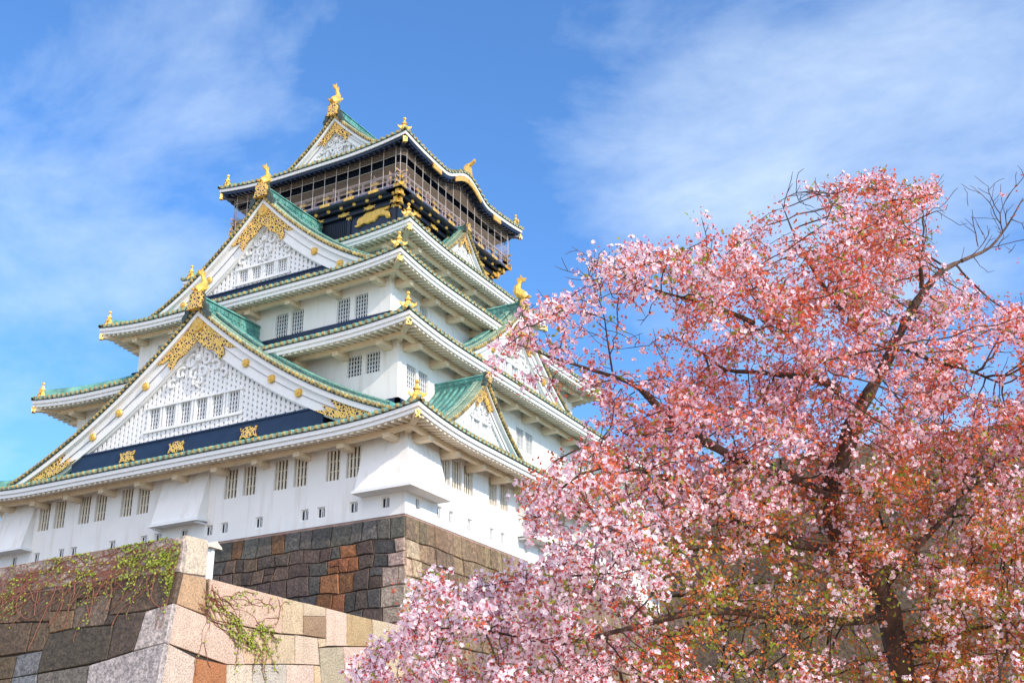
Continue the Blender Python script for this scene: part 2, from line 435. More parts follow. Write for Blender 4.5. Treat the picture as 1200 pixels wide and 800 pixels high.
        # finial at the hip end: stepped pedestal, horned plate and ball
        zb = tip+.0
        for zz0, zz1, r0_, r1_ in ((zb, zb+.25, .34, .28), (zb+.25, zb+.62, .30, .14), (zb+.62, zb+.72, .2, .18), (zb+.72, zb+.92, .09, .07)):
            vs_ = [HP(.62+r0_*math.cos(t), r0_*math.sin(t), zz0) for t in np.linspace(0, 2*math.pi, 9)[:-1]]+[HP(.62+r1_*math.cos(t), r1_*math.sin(t), zz1) for t in np.linspace(0, 2*math.pi, 9)[:-1]]
            cnr.add(vs_, [(i, (i+1) % 8, (i+1) % 8+8, i+8) for i in range(8)]+[tuple(range(8, 16))])
        for j in range(5):
            za = zb+.92+.22*j/4; zc_ = zb+.92+.22*(j+1)/4
            r0_ = .12*math.sin(math.pi*(j+.15)/5.3); r1_ = .12*math.sin(math.pi*(j+1.15)/5.3)
            vs_ = [HP(.62+r0_*math.cos(t), r0_*math.sin(t), za) for t in np.linspace(0, 2*math.pi, 9)[:-1]]+[HP(.62+r1_*math.cos(t), r1_*math.sin(t), zc_) for t in np.linspace(0, 2*math.pi, 9)[:-1]]
            cnr.add(vs_, [(i, (i+1) % 8, (i+1) % 8+8, i+8) for i in range(8)])
        for sg in (-1, 1):
            vs_ = [HP(.62, sg*.2, zb+.15), HP(.55, sg*.46, zb+.3), HP(.62, sg*.5, zb+.52), HP(.62, sg*.36, zb+.42), HP(.66, sg*.2, zb+.5)]
            vs2 = [(x+d2[0]*.08, y+d2[1]*.08, z_) for x, y, z_ in vs_]
            cnr.add(vs_+vs2, [(0, 1, 2, 3, 4), (9, 8, 7, 6, 5)]+[(i, (i+1) % 5, (i+1) % 5+5, i+5) for i in range(5)])
        hip.build('hip_ridge', COPPER2, r); hipb.build('hip_rafter', NAVY if dark else SOFFIT, r)
        cg.build('hip_rafter_end', FILI, r); cnr.build('corner_finial', GOLD, r)
    return r

# ---- storeys: half width a, half depth b, eave overhang o, tile line z
T1 = dict(a=15.0, b=17.408, o=2.06, ze=4.74, lift=.50)
T2 = dict(a=12.639, b=14.961, o=2.147, ze=11.30, lift=.38)
T3 = dict(a=10.312, b=12.527, o=1.998, ze=16.82, lift=.45)
T4 = dict(a=7.80, b=7.86, o=1.99, ze=21.72, lift=.42)
T5 = dict(a=5.36, b=5.53, o=3.0, ze=29.42, lift=.50)
def bell(s, c=0, hw=3.3, hh=1.2): 
    t = abs(s-c)/hw
    return hh*math.cos(math.pi/2*t)**2 if t < 1 else 0.0
tier(**T1, ai=12.639, bi=14.961, h=lambda d: .27*d+.018*d*d)
tier(**T2, ai=10.312, bi=12.527, h=lambda d: .36*d+.03*d*d)
tier(**T3, ai=7.80, bi=7.86, h=lambda d: .21*d+.035*d*d)
tier(**T4, ai=6.4, bi=6.6, h=lambda d: .38*d+.04*d*d)
tier(**T5, ai=8.36-3.12, bi=8.53-3.12, h=lambda d: .22*d+.055*d*d, dark=True, bulge=bell, corb=False)

# ---- walls with real openings
L1F = [(-12.03+d, -12.03+d+.95, 2.38, 4.08) for d in (0, 1.38)]
winF = []
for x in (-27.03, -23.6, -20.15, -12.2, -8.66, -5.15):
    for d in (0, 1.33): winF.append((x+15+d, x+15+d+.93, 2.38, 4.08))
winR = []
for s0 in (-14.08, -12.84, -11.60): winR.append((s0, s0+1.02, 2.46, 4.1))
for s0 in (-8.8, -7.5, -1.15, .2, 6.4, 7.7): winR.append((s0, s0+.98, 2.46, 4.1))
for s0 in (10.58, 11.82, 13.06): winR.append((s0, s0+1.02, 2.46, 4.1))
loopF = [-11.8, -9.7, -8.65, -5.5, -3.0, -1.9, 0.05, 1.9, 3.0, 5.45, 8.55, 9.65, 11.75, 13.75, -13.75]
loopR = [-16.15, -14.05, -12.85, -10.9, -8.4, -7.1, -4.2, -2.4, 1.0, 2.6, 4.2, 7.1, 8.4, 10.9, 12.85, 14.05, 16.15]
m = MB()
wall_side(m, 'F', 15, 17.408, 0, 4.75, winF+[(x-.27, x+.27, .42, 1.04, .08, .12) for x in loopF])
wall_side(m, 'R', 15, 17.408, 0, 4.75, winR+[(x-.27, x+.27, .46, 1.10, .08, .12) for x in loopR])
wall_side(m, 'B', 15, 17.408, 0, 4.75, []); wall_side(m, 'L', 15, 17.408, 0, 4.75, [])
m.build('wall', PLASTER, castle, label='first storey wall, white plaster with barred windows')
for h_ in winF: window('F', 15, 17.408, *h_, style='bars')
for h_ in winR: window('R', 15, 17.408, *h_, style='bars')
for x in loopF: loophole('F', 15, 17.408, x, .73)
for x in loopR: loophole('R', 15, 17.408, x, .78)
win2F = [(9.1, 10.12, 9.25, 10.53), (10.4, 11.38, 9.25, 10.53), (-11.38, -10.4, 9.25, 10.53), (-10.12, -9.1, 9.25, 10.53)]
win2R = [(s+.0, s+1.0, 8.38, 9.77) for s in (-14.08, -12.82, -7.9, -6.64, -.98, .28, 5.7, 6.95, 11.8, 13.06)]
win3F = [(s, s+.98, 14.18, 15.76) for s in (1.48, 2.72, 6.3, 7.64, -2.46, -3.7, -7.28, -8.62)]
win3R = [(s, s+.96, 14.25, 15.8) for s in (-9.32, -10.56, 8.36, 9.6)]
for (a, b, z0, z1, wf, wr) in ((12.639, 14.961, 5.5, 11.35, win2F, win2R), (10.312, 12.527, 12.5, 16.85, win3F, win3R), (7.8, 7.86, 17.3, 21.75, [], [])):
    m = MB(); wall_side(m, 'F', a, b, z0, z1, wf); wall_side(m, 'R', a, b, z0, z1, wr)
    wall_side(m, 'B', a, b, z0, z1, []); wall_side(m, 'L', a, b, z0, z1, [])
    m.build('wall', PLASTER, castle)
    for h_ in wf: window('F', a, b, *h_)
    for h_ in wr: window('R', a, b, *h_)
    # white surround boards above the window pairs
# navy flashing where roofs meet walls
for (a, b, z) in ((10.312, 12.527, 13.6), (12.639, 14.961, 6.9), (7.8, 7.86, 18.6)):
    m = MB()
    for side in SIDES:
        P = frame(side); half, nw = dims(side, a, b)
        m.box(P, -half-.25, half+.25, nw+.002, nw+.25, z-.2, z+.45)
    m.build('flashing', NAVY, castle)

# ---- stone-dropping bays of the first storey
def bay(side, s0, s1, corner=False):
    P = frame(side); half, nw = dims(side, 15, 17.408); m = MB()
    zt, zb, nn = 4.42, 1.33, .80
    pts = [P(s0, nw+.003, zt), P(s1, nw+.003, zt), P(s1, nw+nn, zb), P(s0, nw+nn, zb), P(s0, nw+.003, zb), P(s1, nw+.003, zb)]
    m.add(pts, [(0, 1, 2, 3), (0, 3, 4), (1, 5, 2), (3, 2, 5, 4)])
    o = m.build('stone_drop_bay', PLASTER, castle)
    l = MB(); l.box(P, s0-.12, s1+.12, nw+nn-.32, nw+nn+.10, zb-.16, zb-.003)
    for s in (s0+.15, s1-.15): l.box(P, s-.1, s+.1, nw, nw+nn-.1, zb-.26, zb-.165)
    l.box(P, s0-.1, s1+.1, nw+.003, nw+nn-.325, zb-.10, zb-.006)
    l.build('bay_sill', WOODW, o)
bay('F', -1.75, 1.7); bay('R', -5.3, -2.3); bay('R', 2.3, 5.3)
for sx, sy in ((1, -1), (-1, -1), (1, 1)):
    cx, cy = XC+sx*15, YC+sy*17.408; ly = 2.95; lx = 2.65
    zt, zb, nn = 4.42, 1.33, .80
    e = .003
    def Q(u, v, z): return (cx+sx*u, cy+sy*v, z)
    m = MB()
    m.add([Q(-lx, e, zt), Q(e, e, zt), Q(e, -ly, zt), Q(-lx, nn, zb), Q(nn, nn, zb), Q(nn, -ly, zb), Q(-lx, e, zb), Q(e, e, zb), Q(e, -ly, zb)],
          [(0, 1, 4, 3), (1, 2, 5, 4), (0, 3, 6), (2, 8, 5), (3, 4, 7, 6), (4, 5, 8, 7)])
    o = m.build('stone_drop_bay', PLASTER, castle)
    m = MB()
    pl = lambda r: [(-lx-.12, e), (-lx-.12, nn+r), (nn+r, nn+r), (nn+r, -ly-.12), (e, -ly-.12), (e, e)]
    q = pl(.1); vs_ = [Q(x, y, zb-.16) for x, y in q]+[Q(x, y, zb-.003) for x, y in q]
    m.add(vs_, [(0, 1, 2, 5), (5, 2, 3, 4), (6, 11, 8, 7), (11, 10, 9, 8)]+[(i, (i+1) % 6, (i+1) % 6+6, i+6) for i in range(6)])
    m.build('bay_sill', WOODW, o)

# ------------------------------------------------------------------ gables
def arc_len_grid(zp, um, step):
    us = [0.0]; 
    while us[-1] < um:
        s = (zp(us[-1]+.05)-zp(us[-1]))/.05; us.append(us[-1]+step/math.sqrt(1+s*s))
    return us
def fish(P, s0, n0, z0, k, parent):
    """Gilded dolphin-like fish: head on the ridge, body arching up, forked tail on top."""
    path = [(.42, .22), (.28, .42), (.02, .62), (-.22, .92), (-.25, 1.25), (-.08, 1.52), (.1, 1.7)]
    rad = [.26, .38, .40, .34, .25, .16, .09]
    secs = []
    for i, (n, z) in enumerate(path):
        dn = path[min(i+1, 6)][0]-path[max(i-1, 0)][0]; dz = path[min(i+1, 6)][1]-path[max(i-1, 0)][1]
        L = math.hypot(dn, dz); dn /= L; dz /= L
        secs.append([P(s0+k*rad[i]*.8*math.cos(t), n0+k*(n-dz*rad[i]*math.sin(t)), z0+k*(z+dn*rad[i]*math.sin(t))) for t in np.linspace(0, 2*math.pi, 11)[:-1]])
    m = MB(); m.sweep(secs)
    def fin(poly, w=.07, ds=0, splay=0):
        vs_ = [P(s0+k*(ds-w+splay*abs(i_)), n0+k*a_, z0+k*b_) for i_, (a_, b_) in enumerate(poly)]+[P(s0+k*(ds+w+splay*abs(i_)), n0+k*a_, z0+k*b_) for i_, (a_, b_) in enumerate(poly)]
        q = len(poly); m.add(vs_, [tuple(range(q)), tuple(range(q, 2*q))[::-1]]+[(i, (i+1) % q, (i+1) % q+q, i+q) for i in range(q)])
    fin([(-.02, 1.48), (-.30, 1.75), (-.22, 2.05), (-.05, 1.85), (.06, 2.2), (.2, 1.9), (.5, 1.86), (.38, 1.62), (.1, 1.55)], .05)
    for i in range(7):                                   # dorsal spikes along the back
        t = i/6; n = .1-.62*t+.25*t*t; z = .95*t+.38
        fin([(-.12-.3*t+.0, z-.1), (-.42-.25*math.sin(t*2.8), z+.12), (-.12-.3*t, z+.14)], .04)
    for sg in (-1, 1):                                   # pectoral fins, whiskers, eyes
        vs_ = [P(s0+k*sg*.2, n0+k*.2, z0+k*.35), P(s0+k*sg*.62, n0+k*.0, z0+k*.5), P(s0+k*sg*.55, n0-k*.1, z0+k*.75), P(s0+k*sg*.22, n0-k*.02, z0+k*.62)]
        vs2 = [(x+.04, y+.04, z) for x, y, z in vs_]
        m.add(vs_+vs2, [(0, 1, 2, 3), (7, 6, 5, 4)]+[(i, (i+1) % 4, (i+1) % 4+4, i+4) for i in range(4)])
        m.disc(P, s0+k*sg*.17, n0+k*.42, z0+k*.42, k*.06, k*.06)
        fin([(.4, .18), (.78, .3), (.8, .4), (.45, .32)], .05, sg*.14)
    m.build('fish_statue', GOLD, parent, smooth=False)

def scrolls(m, P, s0, n, z0, k):
    """White carved pendant: a boss and curling scrolls in relief."""
    def curl(cs, cz, r, a0, a1, th, sg):
        secs = []; N = 12
        for i in range(N+1):
            t = i/N; a = a0+(a1-a0)*t; rr = r*(1-.75*t); w_ = th*(1-.5*t)
            x, z = cs+sg*rr*math.cos(a), cz+rr*math.sin(a); ox, oz = sg*math.cos(a)*w_, math.sin(a)*w_
            secs.append([P(x-ox, n, z-oz), P(x-ox*.6, n+.13*k, z-oz*.6), P(x+ox*.6, n+.13*k, z+oz*.6), P(x+ox, n, z+oz)])
        m.sweep(secs)
    m.disc(P, s0, n, z0, .30*k, .22*k, 6, 0, .2*k); m.disc(P, s0, n+.22*k, z0, .12*k, .08*k, 8, 0, .06*k)
    for sg in (-1, 1):
        curl(s0+sg*.55*k, z0-.15*k, .48*k, 1.9, -4.2, .13*k, sg)
        curl(s0+sg*1.35*k, z0-.75*k, .42*k, 2.4, -3.6, .12*k, sg)
        curl(s0+sg*2.0*k, z0-1.35*k, .34*k, 2.4, -3.4, .10*k, sg)
        curl(s0+sg*.32*k, z0-.95*k, .40*k, 2.0, -4.0, .12*k, sg)
        curl(s0+sg*.16*k, z0-1.5*k, .28*k, 1.6, -3.4, .09*k, sg)
    m.disc(P, s0, n, z0-1.75*k, .15*k, .14*k, 6, 0, .08*k)

def gable(side, s0, nv, zp, um, nback, bw, zb0, zb1, wins, style, fittings, ridge_h=.8, k=1.0, has_fish=1.12, disc_us=(), deep=.62,
          band=True, apex_gold=3.0, foot=(9.3, 13.6), white_side=WOODW, batt=.345, label=None, scroll_z=None):
    P0 = frame(side); P = lambda s, n, z: P0(s0+s, n, z)
    us = arc_len_grid(zp, um, .33*max(k, .7))
    roof = MB(); roll = MB(); caps = MB(); edge = MB(); white = MB()
    for sg in (-1, 1):
        N = 26; ug = [um*i/N for i in range(N+1)]
        vs_ = [P(sg*u, n, zp(u)) for u in ug for n in (nv, nback)]
        roof.add(vs_, [(2*i, 2*i+1, 2*i+3, 2*i+2) for i in range(N)])
        vs_ = [P(sg*u, n, zp(u)-.16) for u in ug for n in (nv-.02, nback)]
        roof.add(vs_, [(2*i, 2*i+1, 2*i+3, 2*i+2) for i in range(N)])
        roof.add([P(sg*u, nv, zp(u)-d_) for u in ug for d_ in (0, .16)], [(2*i, 2*i+1, 2*i+3, 2*i+2) for i in range(N)], 1)
        n = nv-.25
        while n > nback:
            secs = [[P(sg*u, n-.09, zp(u)), P(sg*u, n-.05, zp(u)+.12), P(sg*u, n+.05, zp(u)+.12), P(sg*u, n+.09, zp(u))] for u in ug]
            roll.sweep(secs); n -= .425
        # descending ridges beside the verge
        for nn_, hh, ww in ((nv-1.25*k, .48*k, .24*k), (nv-.62*k, .22*k, .14*k)):
            uu = [um*.04+(um*.93-um*.04)*i/20 for i in range(21)]
            secs = [[P(sg*u, nn_-ww, zp(u)-.03), P(sg*u, nn_-ww, zp(u)+hh), P(sg*u, nn_, zp(u)+hh*1.25), P(sg*u, nn_+ww, zp(u)+hh), P(sg*u, nn_+ww, zp(u)-.03)] for u in uu]
            roll.sweep(secs, 1)
            for f_, t_, mi_ in ((.30, .05, 2), (.62, .04, 3), (.98, .05, 2)):
                roll.sweep([[P(sg*u, nn_-ww-.035, zp(u)+hh*f_), P(sg*u, nn_-ww-.035, zp(u)+hh*f_+t_), P(sg*u, nn_+ww+.035, zp(u)+hh*f_+t_), P(sg*u, nn_+ww+.035, zp(u)+hh*f_)] for u in uu], mi_)
            for u in arc_len_grid(zp, um*.93, .3)[1:]:
                if u > um*.05: roll.box(P, sg*u-.035, sg*u+.035, nn_-ww-.03, nn_+ww+.03, zp(u)+hh*.4, zp(u)+hh*1.15)
        # verge tile ends
        for u in us[:-1]:
            z = zp(u)
            caps.disc(P, sg*u, nv+.0, z+.0, .125, .10, 8, 0, .105); caps.disc(P, sg*u, nv+.10, z, .055, .03, 6)
        for i in range(len(us)-2):
            u = (us[i]+us[i+1])/2; edge.box(P, sg*u-.11, sg*u+.11, nv-.5, nv+.03, zp(u)+.02, zp(u)+.13)
        # mouldings and barge board
        def strip(t0, t1, n0, n1, u0=0.0, u1=um, mi=0, mbx=white):
            secs = []
            for i in range(31):
                u = u0+(u1-u0)*i/30
                a_ = max(zp(u)-t0(u), zb0-.12); b_ = max(zp(u)-t1(u), zb0-.15)
                secs.append([P(sg*u, n0, a_), P(sg*u, n1, a_), P(sg*u, n1, b_), P(sg*u, n0, b_)])
            mbx.sweep(secs, mi)
        strip(lambda u: .165, lambda u: .42*k+.06, nv-.30, nv-.06)
        strip(lambda u: .165, lambda u: bw(u)*.55+.1, nv-.62, nv-.305)
        strip(lambda u: bw(u)*.55+.1, lambda u: bw(u), nv-.66, nv-.36)
        strip(lambda u: bw(u)*.55+.085, lambda u: bw(u)*.55+.125, nv-.37, nv-.298, mi=1)
        strip(lambda u: bw(u)*.98, lambda u: bw(u)+.1, nv-.75, nv-.50)
    g = roof.build('gable', [COPPER, TILED], castle, label=label)
    roll.build('roof_rolls', [COPPER2, COPPER2, PALEG, TILED], g); caps.build('tile_end_caps', CAPG, g, kind='stuff'); edge.build('verge_tiles', PALEG, g, kind='stuff')
    white.build('barge_board', [white_side, GROOVE], g)
    # lattice wall
    nl = nv-deep-.05
    lat = MB(); zi = lambda u: zp(u)-bw(u)-.02
    umx = um
    while zi(umx) < zb1 and umx > .1: umx -= .02
    poly = [(-umx, zb1)]+[(umx*(-1+i/10), zi(umx*(1-i/10))) for i in range(1, 20) if i != 20]+[(umx, zb1)]
    poly = [(-umx, zb1)]+[(umx*(-1+i/10), zi(abs(umx*(-1+i/10)))) for i in range(1, 20)]+[(umx, zb1)]
    inw = lambda s, z: any(w_[0]-.1 < s < w_[1]+.1 and w_[2]-.1 < z < w_[3]+.1 for w_ in wins)
    lat.prism(P, poly, nl-.36, nl-.30, 0)
    ns = int(umx/batt)
    for i in range(-ns, ns+1):
        s = i*batt; zt = zi(abs(s)+.06)
        if zt-zb1 < .1: continue
        segs = [(zb1, zt)]
        for w_ in wins:
            if w_[0]-.1 < s < w_[1]+.1: segs = [(zb1, w_[2]-.09), (w_[3]+.09, zt)]
        for q0, q1 in segs:
            if q1-q0 > .05: lat.box(P, s-.105, s+.105, nl-.16, nl, q0, q1, 0)
    for i in range(-ns, ns):
        s = (i+.5)*batt; z = zb1+.2+(.17 if i % 2 else 0)
        while z < zi(abs(s)+.1)-.1:
            if not inw(s, z): lat.box(P, s-.075, s+.075, nl-.29, nl-.05, z-.10, z+.10, 0)
            z += batt
    lw = lat.build('lattice_wall', [white_side], g)
    if scroll_z is not None:
        c = MB(); scrolls(c, P, 0, nl+.02, scroll_z, k); c.build('carved_pendant', white_side, g)
    if wins:
        for w_ in wins:
            m = MB(); m.box(P, w_[0], w_[1], nl-.26, nl-.22, w_[2], w_[3], 1)
            for i in range(5):
                x = w_[0]+(w_[1]-w_[0])*i/4; m.box(P, max(w_[0], x-.035), min(w_[1], x+.035), nl-.16, nl-.08, w_[2], w_[3])
            for j in range(6):
                z = w_[2]+(w_[3]-w_[2])*j/5; m.box(P, w_[0], w_[1], nl-.2, nl-.163, max(w_[2], z-.03), min(w_[3], z+.03))
            for x0, x1 in ((w_[0]-.14, w_[0]), (w_[1], w_[1]+.14)): m.box(P, x0, x1, nl-.26, nl+.04, w_[2]-.08, w_[3]+.08)
            m.build('lattice_window', [white_side, GLASS], g)
        m = MB()
        W0, W1 = min(w_[0] for w_ in wins)-.25, max(w_[1] for w_ in wins)+.25
        z0_, z1_ = wins[0][2], wins[0][3]
        m.box(P, W0, W1, nl-.2, nl+.09, z0_-.17, z0_-.003); m.box(P, W0, W1, nl-.2, nl+.09, z1_+.003, z1_+.14)
        m.build('window_sill', white_side, g)
    ng = nv-.27
    if band:
        ub = umx+.35; m = MB(); m.box(P, -ub-.6, ub+.6, nv-deep-.2, nv-.45, zb0, zb1-.06); m.box(P, -ub, ub, nv-deep-.2, nv-.38, zb1-.057, zb1+.04)
        m.build('base_board', NAVY, g)
        zc = (zb0+zb1)/2
        for s in fittings:
            w_ = .60*k; hh = (zb1-zb0)*.25
            gold = MB(); gold.prism(P, [(s-w_, zc-hh), (s-w_*.55, zc-hh*.7), (s-w_*.3, zc-hh), (s+w_*.3, zc-hh), (s+w_*.55, zc-hh*.7), (s+w_, zc-hh), (s+w_*.8, zc), (s+w_, zc+hh),
                           (s+w_*.55, zc+hh*.7), (s+w_*.3, zc+hh), (s-w_*.3, zc+hh), (s-w_*.55, zc+hh*.7), (s-w_, zc+hh), (s-w_*.8, zc)], nv-.448, nv-.36); gold.build('gilded_fitting', FILI, g)
    # gilded fittings at apex and feet
    A = apex_gold
    for sg in (-1, 1):
        pt = lambda u, f: (sg*u, max(zb0-.05, zp(u)-(.42*k+.08)-(bw(u)-.42*k-.05)*f))
        poly = [pt(0, 0)]+[pt(A*i/8, 0) for i in range(1, 9)]+[pt(A*.82, .28), pt(A*.66, .36), pt(A*.72, .62), pt(A*.62, 1.04), pt(A*.45, .85), pt(A*.3, 1.03), pt(A*.15, 1.03), pt(0, 1.03)]
        gold = MB(); gold.prism(P, poly, ng-.02, ng+.06); gold.build('gilded_fitting', FILI, g)
        if foot:
            f0, f1 = foot
            poly = [pt(f1, 0.0), pt(f1, .98), pt(f1-.2*(f1-f0), 1.0), pt(f0+.28*(f1-f0), 1.0), pt(f0+.02*(f1-f0), .98), pt(f0+.2*(f1-f0), .72), pt(f0+.12*(f1-f0), .5), pt(f0+.36*(f1-f0), .5),
                    pt(f0+.3*(f1-f0), .25), pt(f0+.22*(f1-f0), .0), pt(f0+.6*(f1-f0), .0)]
            gold = MB(); gold.prism(P, poly, ng-.02, ng+.06); gold.build('gilded_fitting', FILI, g)
    if disc_us or k > .9:
        if k > .9:
            m = MB(); zc = zp(0)-1.02*k; m.disc(P, 0, ng+.055, zc, .48*k, .10, 16, 0, .42*k); m.disc(P, 0, ng+.155, zc, .16*k, .06, 10); m.build('gold_crest', GOLD, g)
        for u in disc_us:
            for sg in (-1, 1):
                z = zp(u)-bw(u)*.55-.1
                m = MB(); m.disc(P, sg*u, ng-.03, z, .27, .11, 12, 0, .22); m.disc(P, sg*u, ng+.08, z, .10, .05, 8); m.build('gold_crest', GOLD, g)
    # main ridge
    m = MB(); za = zp(0)
    hh = ridge_h
    m.box(P, -.24*k, .24*k, nback, nv-.05, za-.12, za+hh*.78)
    m.sweep([[P(-.33*k, n, za+hh*.782), P(-.2*k, n, za+hh), P(.2*k, n, za+hh), P(.33*k, n, za+hh*.782)] for n in (nback, nv)])
    n = nv-.3
    while n > nback+.2:
        m.box(P, -.30*k, .30*k, n-.04, n+.04, za+.1, za+hh*.62); n -= .36
    m.box(P, -.29*k, .29*k, nback, nv-.02, za+hh*.30, za+hh*.38)
    rd = m.build('ridge', COPPER2, g)
    # ridge end plate
    m = MB()
    w_ = .45*k; h0 = za-.15*k; h1 = za+hh+.16*k
    arch = [(-w_*1.25, h0), (w_*1.25, h0), (w_*1.0, h0+.35*k), (w_*.95, h1-.25*k), (w_*.5, h1), (-w_*.5, h1), (-w_*.95, h1-.25*k), (-w_*1.0, h0+.35*k)]
    m.prism(P, arch, nv+.02, nv+.36*k)
    pe = m.build('ridge_end_plate', FILI, g)
    m = MB()
    arch2 = [(x*1.12, h0+(z-h0)*1.06) for x, z in arch]
    m.prism(P, arch2, nv-.14, nv+.015)
    for sg in (-1, 1):
        m.prism(P, [(sg*w_*1.1, h0-.2*k), (sg*w_*2.2, h0-.75*k), (sg*w_*2.4, h0-.35*k), (sg*w_*1.9, h0-.1*k), (sg*w_*1.9, h0+.2*k), (sg*w_*1.1, h0+.5*k)], nv-.1, nv+.16)
    m.build('ridge_end_backing', GOLD if False else TILED, g)
    if has_fish: fish(P, 0, nv-.15*k, za+hh-.02*k, k*has_fish, g)
    return g

gable('F', 0, .6, lambda u: 14.5-.88*u+.018*u*u, 14.5, -4.86, lambda u: 1.95-.045*u, 5.35, 6.66,
      [(-3.68+i*1.23, -3.68+i*1.23+.86, 7.5, 8.84) for i in range(6)], None, (-4.9, -1.0, 4.4), ridge_h=.85, k=1.0, disc_us=(3.9, 5.9, 7.9), deep=.62,
      apex_gold=3.1, foot=(9.0, 13.9), has_fish=.86, label='lowest and widest front gable', scroll_z=11.45)
gable('F', 0, -4.4, lambda u: 24.65-1.07*u+.035*u*u, 11.4, -10.6, lambda u: 1.95-.05*u, 17.25, 18.42,
      [(-2.1+i*1.09, -2.1+i*1.09+.78, 18.9, 19.86) for i in range(4)], None, (-3.9, 0.0, 3.9), ridge_h=.8, k=.95, disc_us=(4.4, 6.5), deep=.62,
      apex_gold=2.6, foot=(7.4, 11.0), has_fish=.86, label='upper front gable', scroll_z=21.75)
gable('F', 0, -11.55, lambda u: 35.1-1.12*u+.053*u*u, 5.4, -23.3, lambda u: 1.25-.05*u, 30.2, 31.2,
      [(-.72, -.12, 31.8, 32.5), (.5, 1.1, 31.8, 32.5)], None, (), ridge_h=.8, k=.85, deep=.5, band=False, apex_gold=1.6, foot=(3.9, 5.2),
      label='topmost gable', scroll_z=33.2, batt=.30)
for sc_ in (-10.95, 10.95):
    gable('R', sc_, 1.15, lambda u: 9.0-1.12*u+.06*u*u, 4.5, -2.4, lambda u: .92-.03*u, 5.0, 5.55, [(-.75, -.12, 5.85, 6.65), (.2, .83, 5.85, 6.65)], None, (),
          ridge_h=.5, k=.52, has_fish=False, deep=.45, band=False, apex_gold=1.1, foot=(3.5, 4.3), batt=.28, label='small lower side gable', scroll_z=7.5)
gable('R', 0, -2.3, lambda u: 18.4-1.0*u+.034*u*u, 8.7, -7.3, lambda u: 1.55-.05*u, 11.9, 12.5,
      [(-3.2+i*1.33, -3.2+i*1.33+.95, 13.0, 14.4) for i in range(5)], None, (), ridge_h=.75, k=.85, disc_us=(3.6, 5.4), deep=.6, band=False, apex_gold=2.2, foot=(5.6, 8.2),
      label='large side gable', scroll_z=15.9)
gable('R', 0, -6.75, lambda u: 25.9-1.2*u+.07*u*u, 3.4, -8.5, lambda u: .85-.03*u, 22.6, 22.95, [], None, (), ridge_h=.45, k=.5, has_fish=False, deep=.4, band=False,
      apex_gold=1.0, foot=(2.6, 3.3), batt=.27, label='small upper side gable', scroll_z=24.4)

# gilded plates and ridge end on the curved gable over the lookout
P = frame('R'); half, nw = dims('R', T5['a'], T5['b'])
for s, w_ in ((-4.35, .55), (-.95, .9), (.95, .9), (4.35, .55)):
    m = MB(); z = lambda q: T5['ze']+bell(q)+lift_f(q, half+3, .5)
    m.sweep([[P(q, nw+2.9, z(q)-.46), P(q, nw+3.0, z(q)-.46), P(q, nw+3.0, z(q)-.86), P(q, nw+2.9, z(q)-.86)] for q in (s-w_, s-w_/2, s, s+w_/2, s+w_)])
    m.build('gilded_fitting', GOLD, castle)
m = MB(); z0 = T5['ze']+1.2
m.prism(P, [(-.42, z0), (.42, z0), (.34, z0+.5), (.16, z0+.72), (-.16, z0+.72), (-.34, z0+.5)], nw+2.75, nw+3.05)
m.sweep([[P(-.12, nw+n, z0+.6+dz), P(.12, nw+n, z0+.6+dz), P(.1, nw+n, z0+.8+dz), P(-.1, nw+n, z0+.8+dz)] for n, dz in ((2.7, 0), (3.2, .08), (3.5, .3))])
m.build('ridge_end_plate', GOLD, castle)
m = MB(); m.box(P, -.2, .2, nw-1.5, nw+2.75, z0+.05, z0+.45); m.build('ridge', COPPER2, castle)
# ------------------------------------------------------------------ black top storey, balcony, net, tigers
BA, BB = 6.50, 6.66
P_ = {s: frame(s) for s in SIDES}
m = MB()
for side in SIDES:
    P = P_[side]; half, nw = dims(side, BA, BB)
    m.add([P(-half, nw, 22.6), P(half, nw, 22.6), P(half, nw, 26), P(-half, nw, 26)], [(0, 1, 2, 3)])
black = m.build('wall', NAVY, castle, label='black lacquered storey wall under the balcony')
post = MB(); lat = MB()
class Fit:          # every gilded fitting on the two sides in view is a part of its own
    side = 'F'; rest = MB()
    def do(s, f, *a_):
        if s.side in 'FR':
            m_ = MB(); getattr(m_, f)(*a_); m_.build('gilded_fitting', GOLD, black)
        else: getattr(s.rest, f)(*a_)
    def box(s, *a_): s.do('box', *a_)
    def prism(s, *a_): s.do('prism', *a_)
    def disc(s, *a_): s.do('disc', *a_)
fit = Fit()
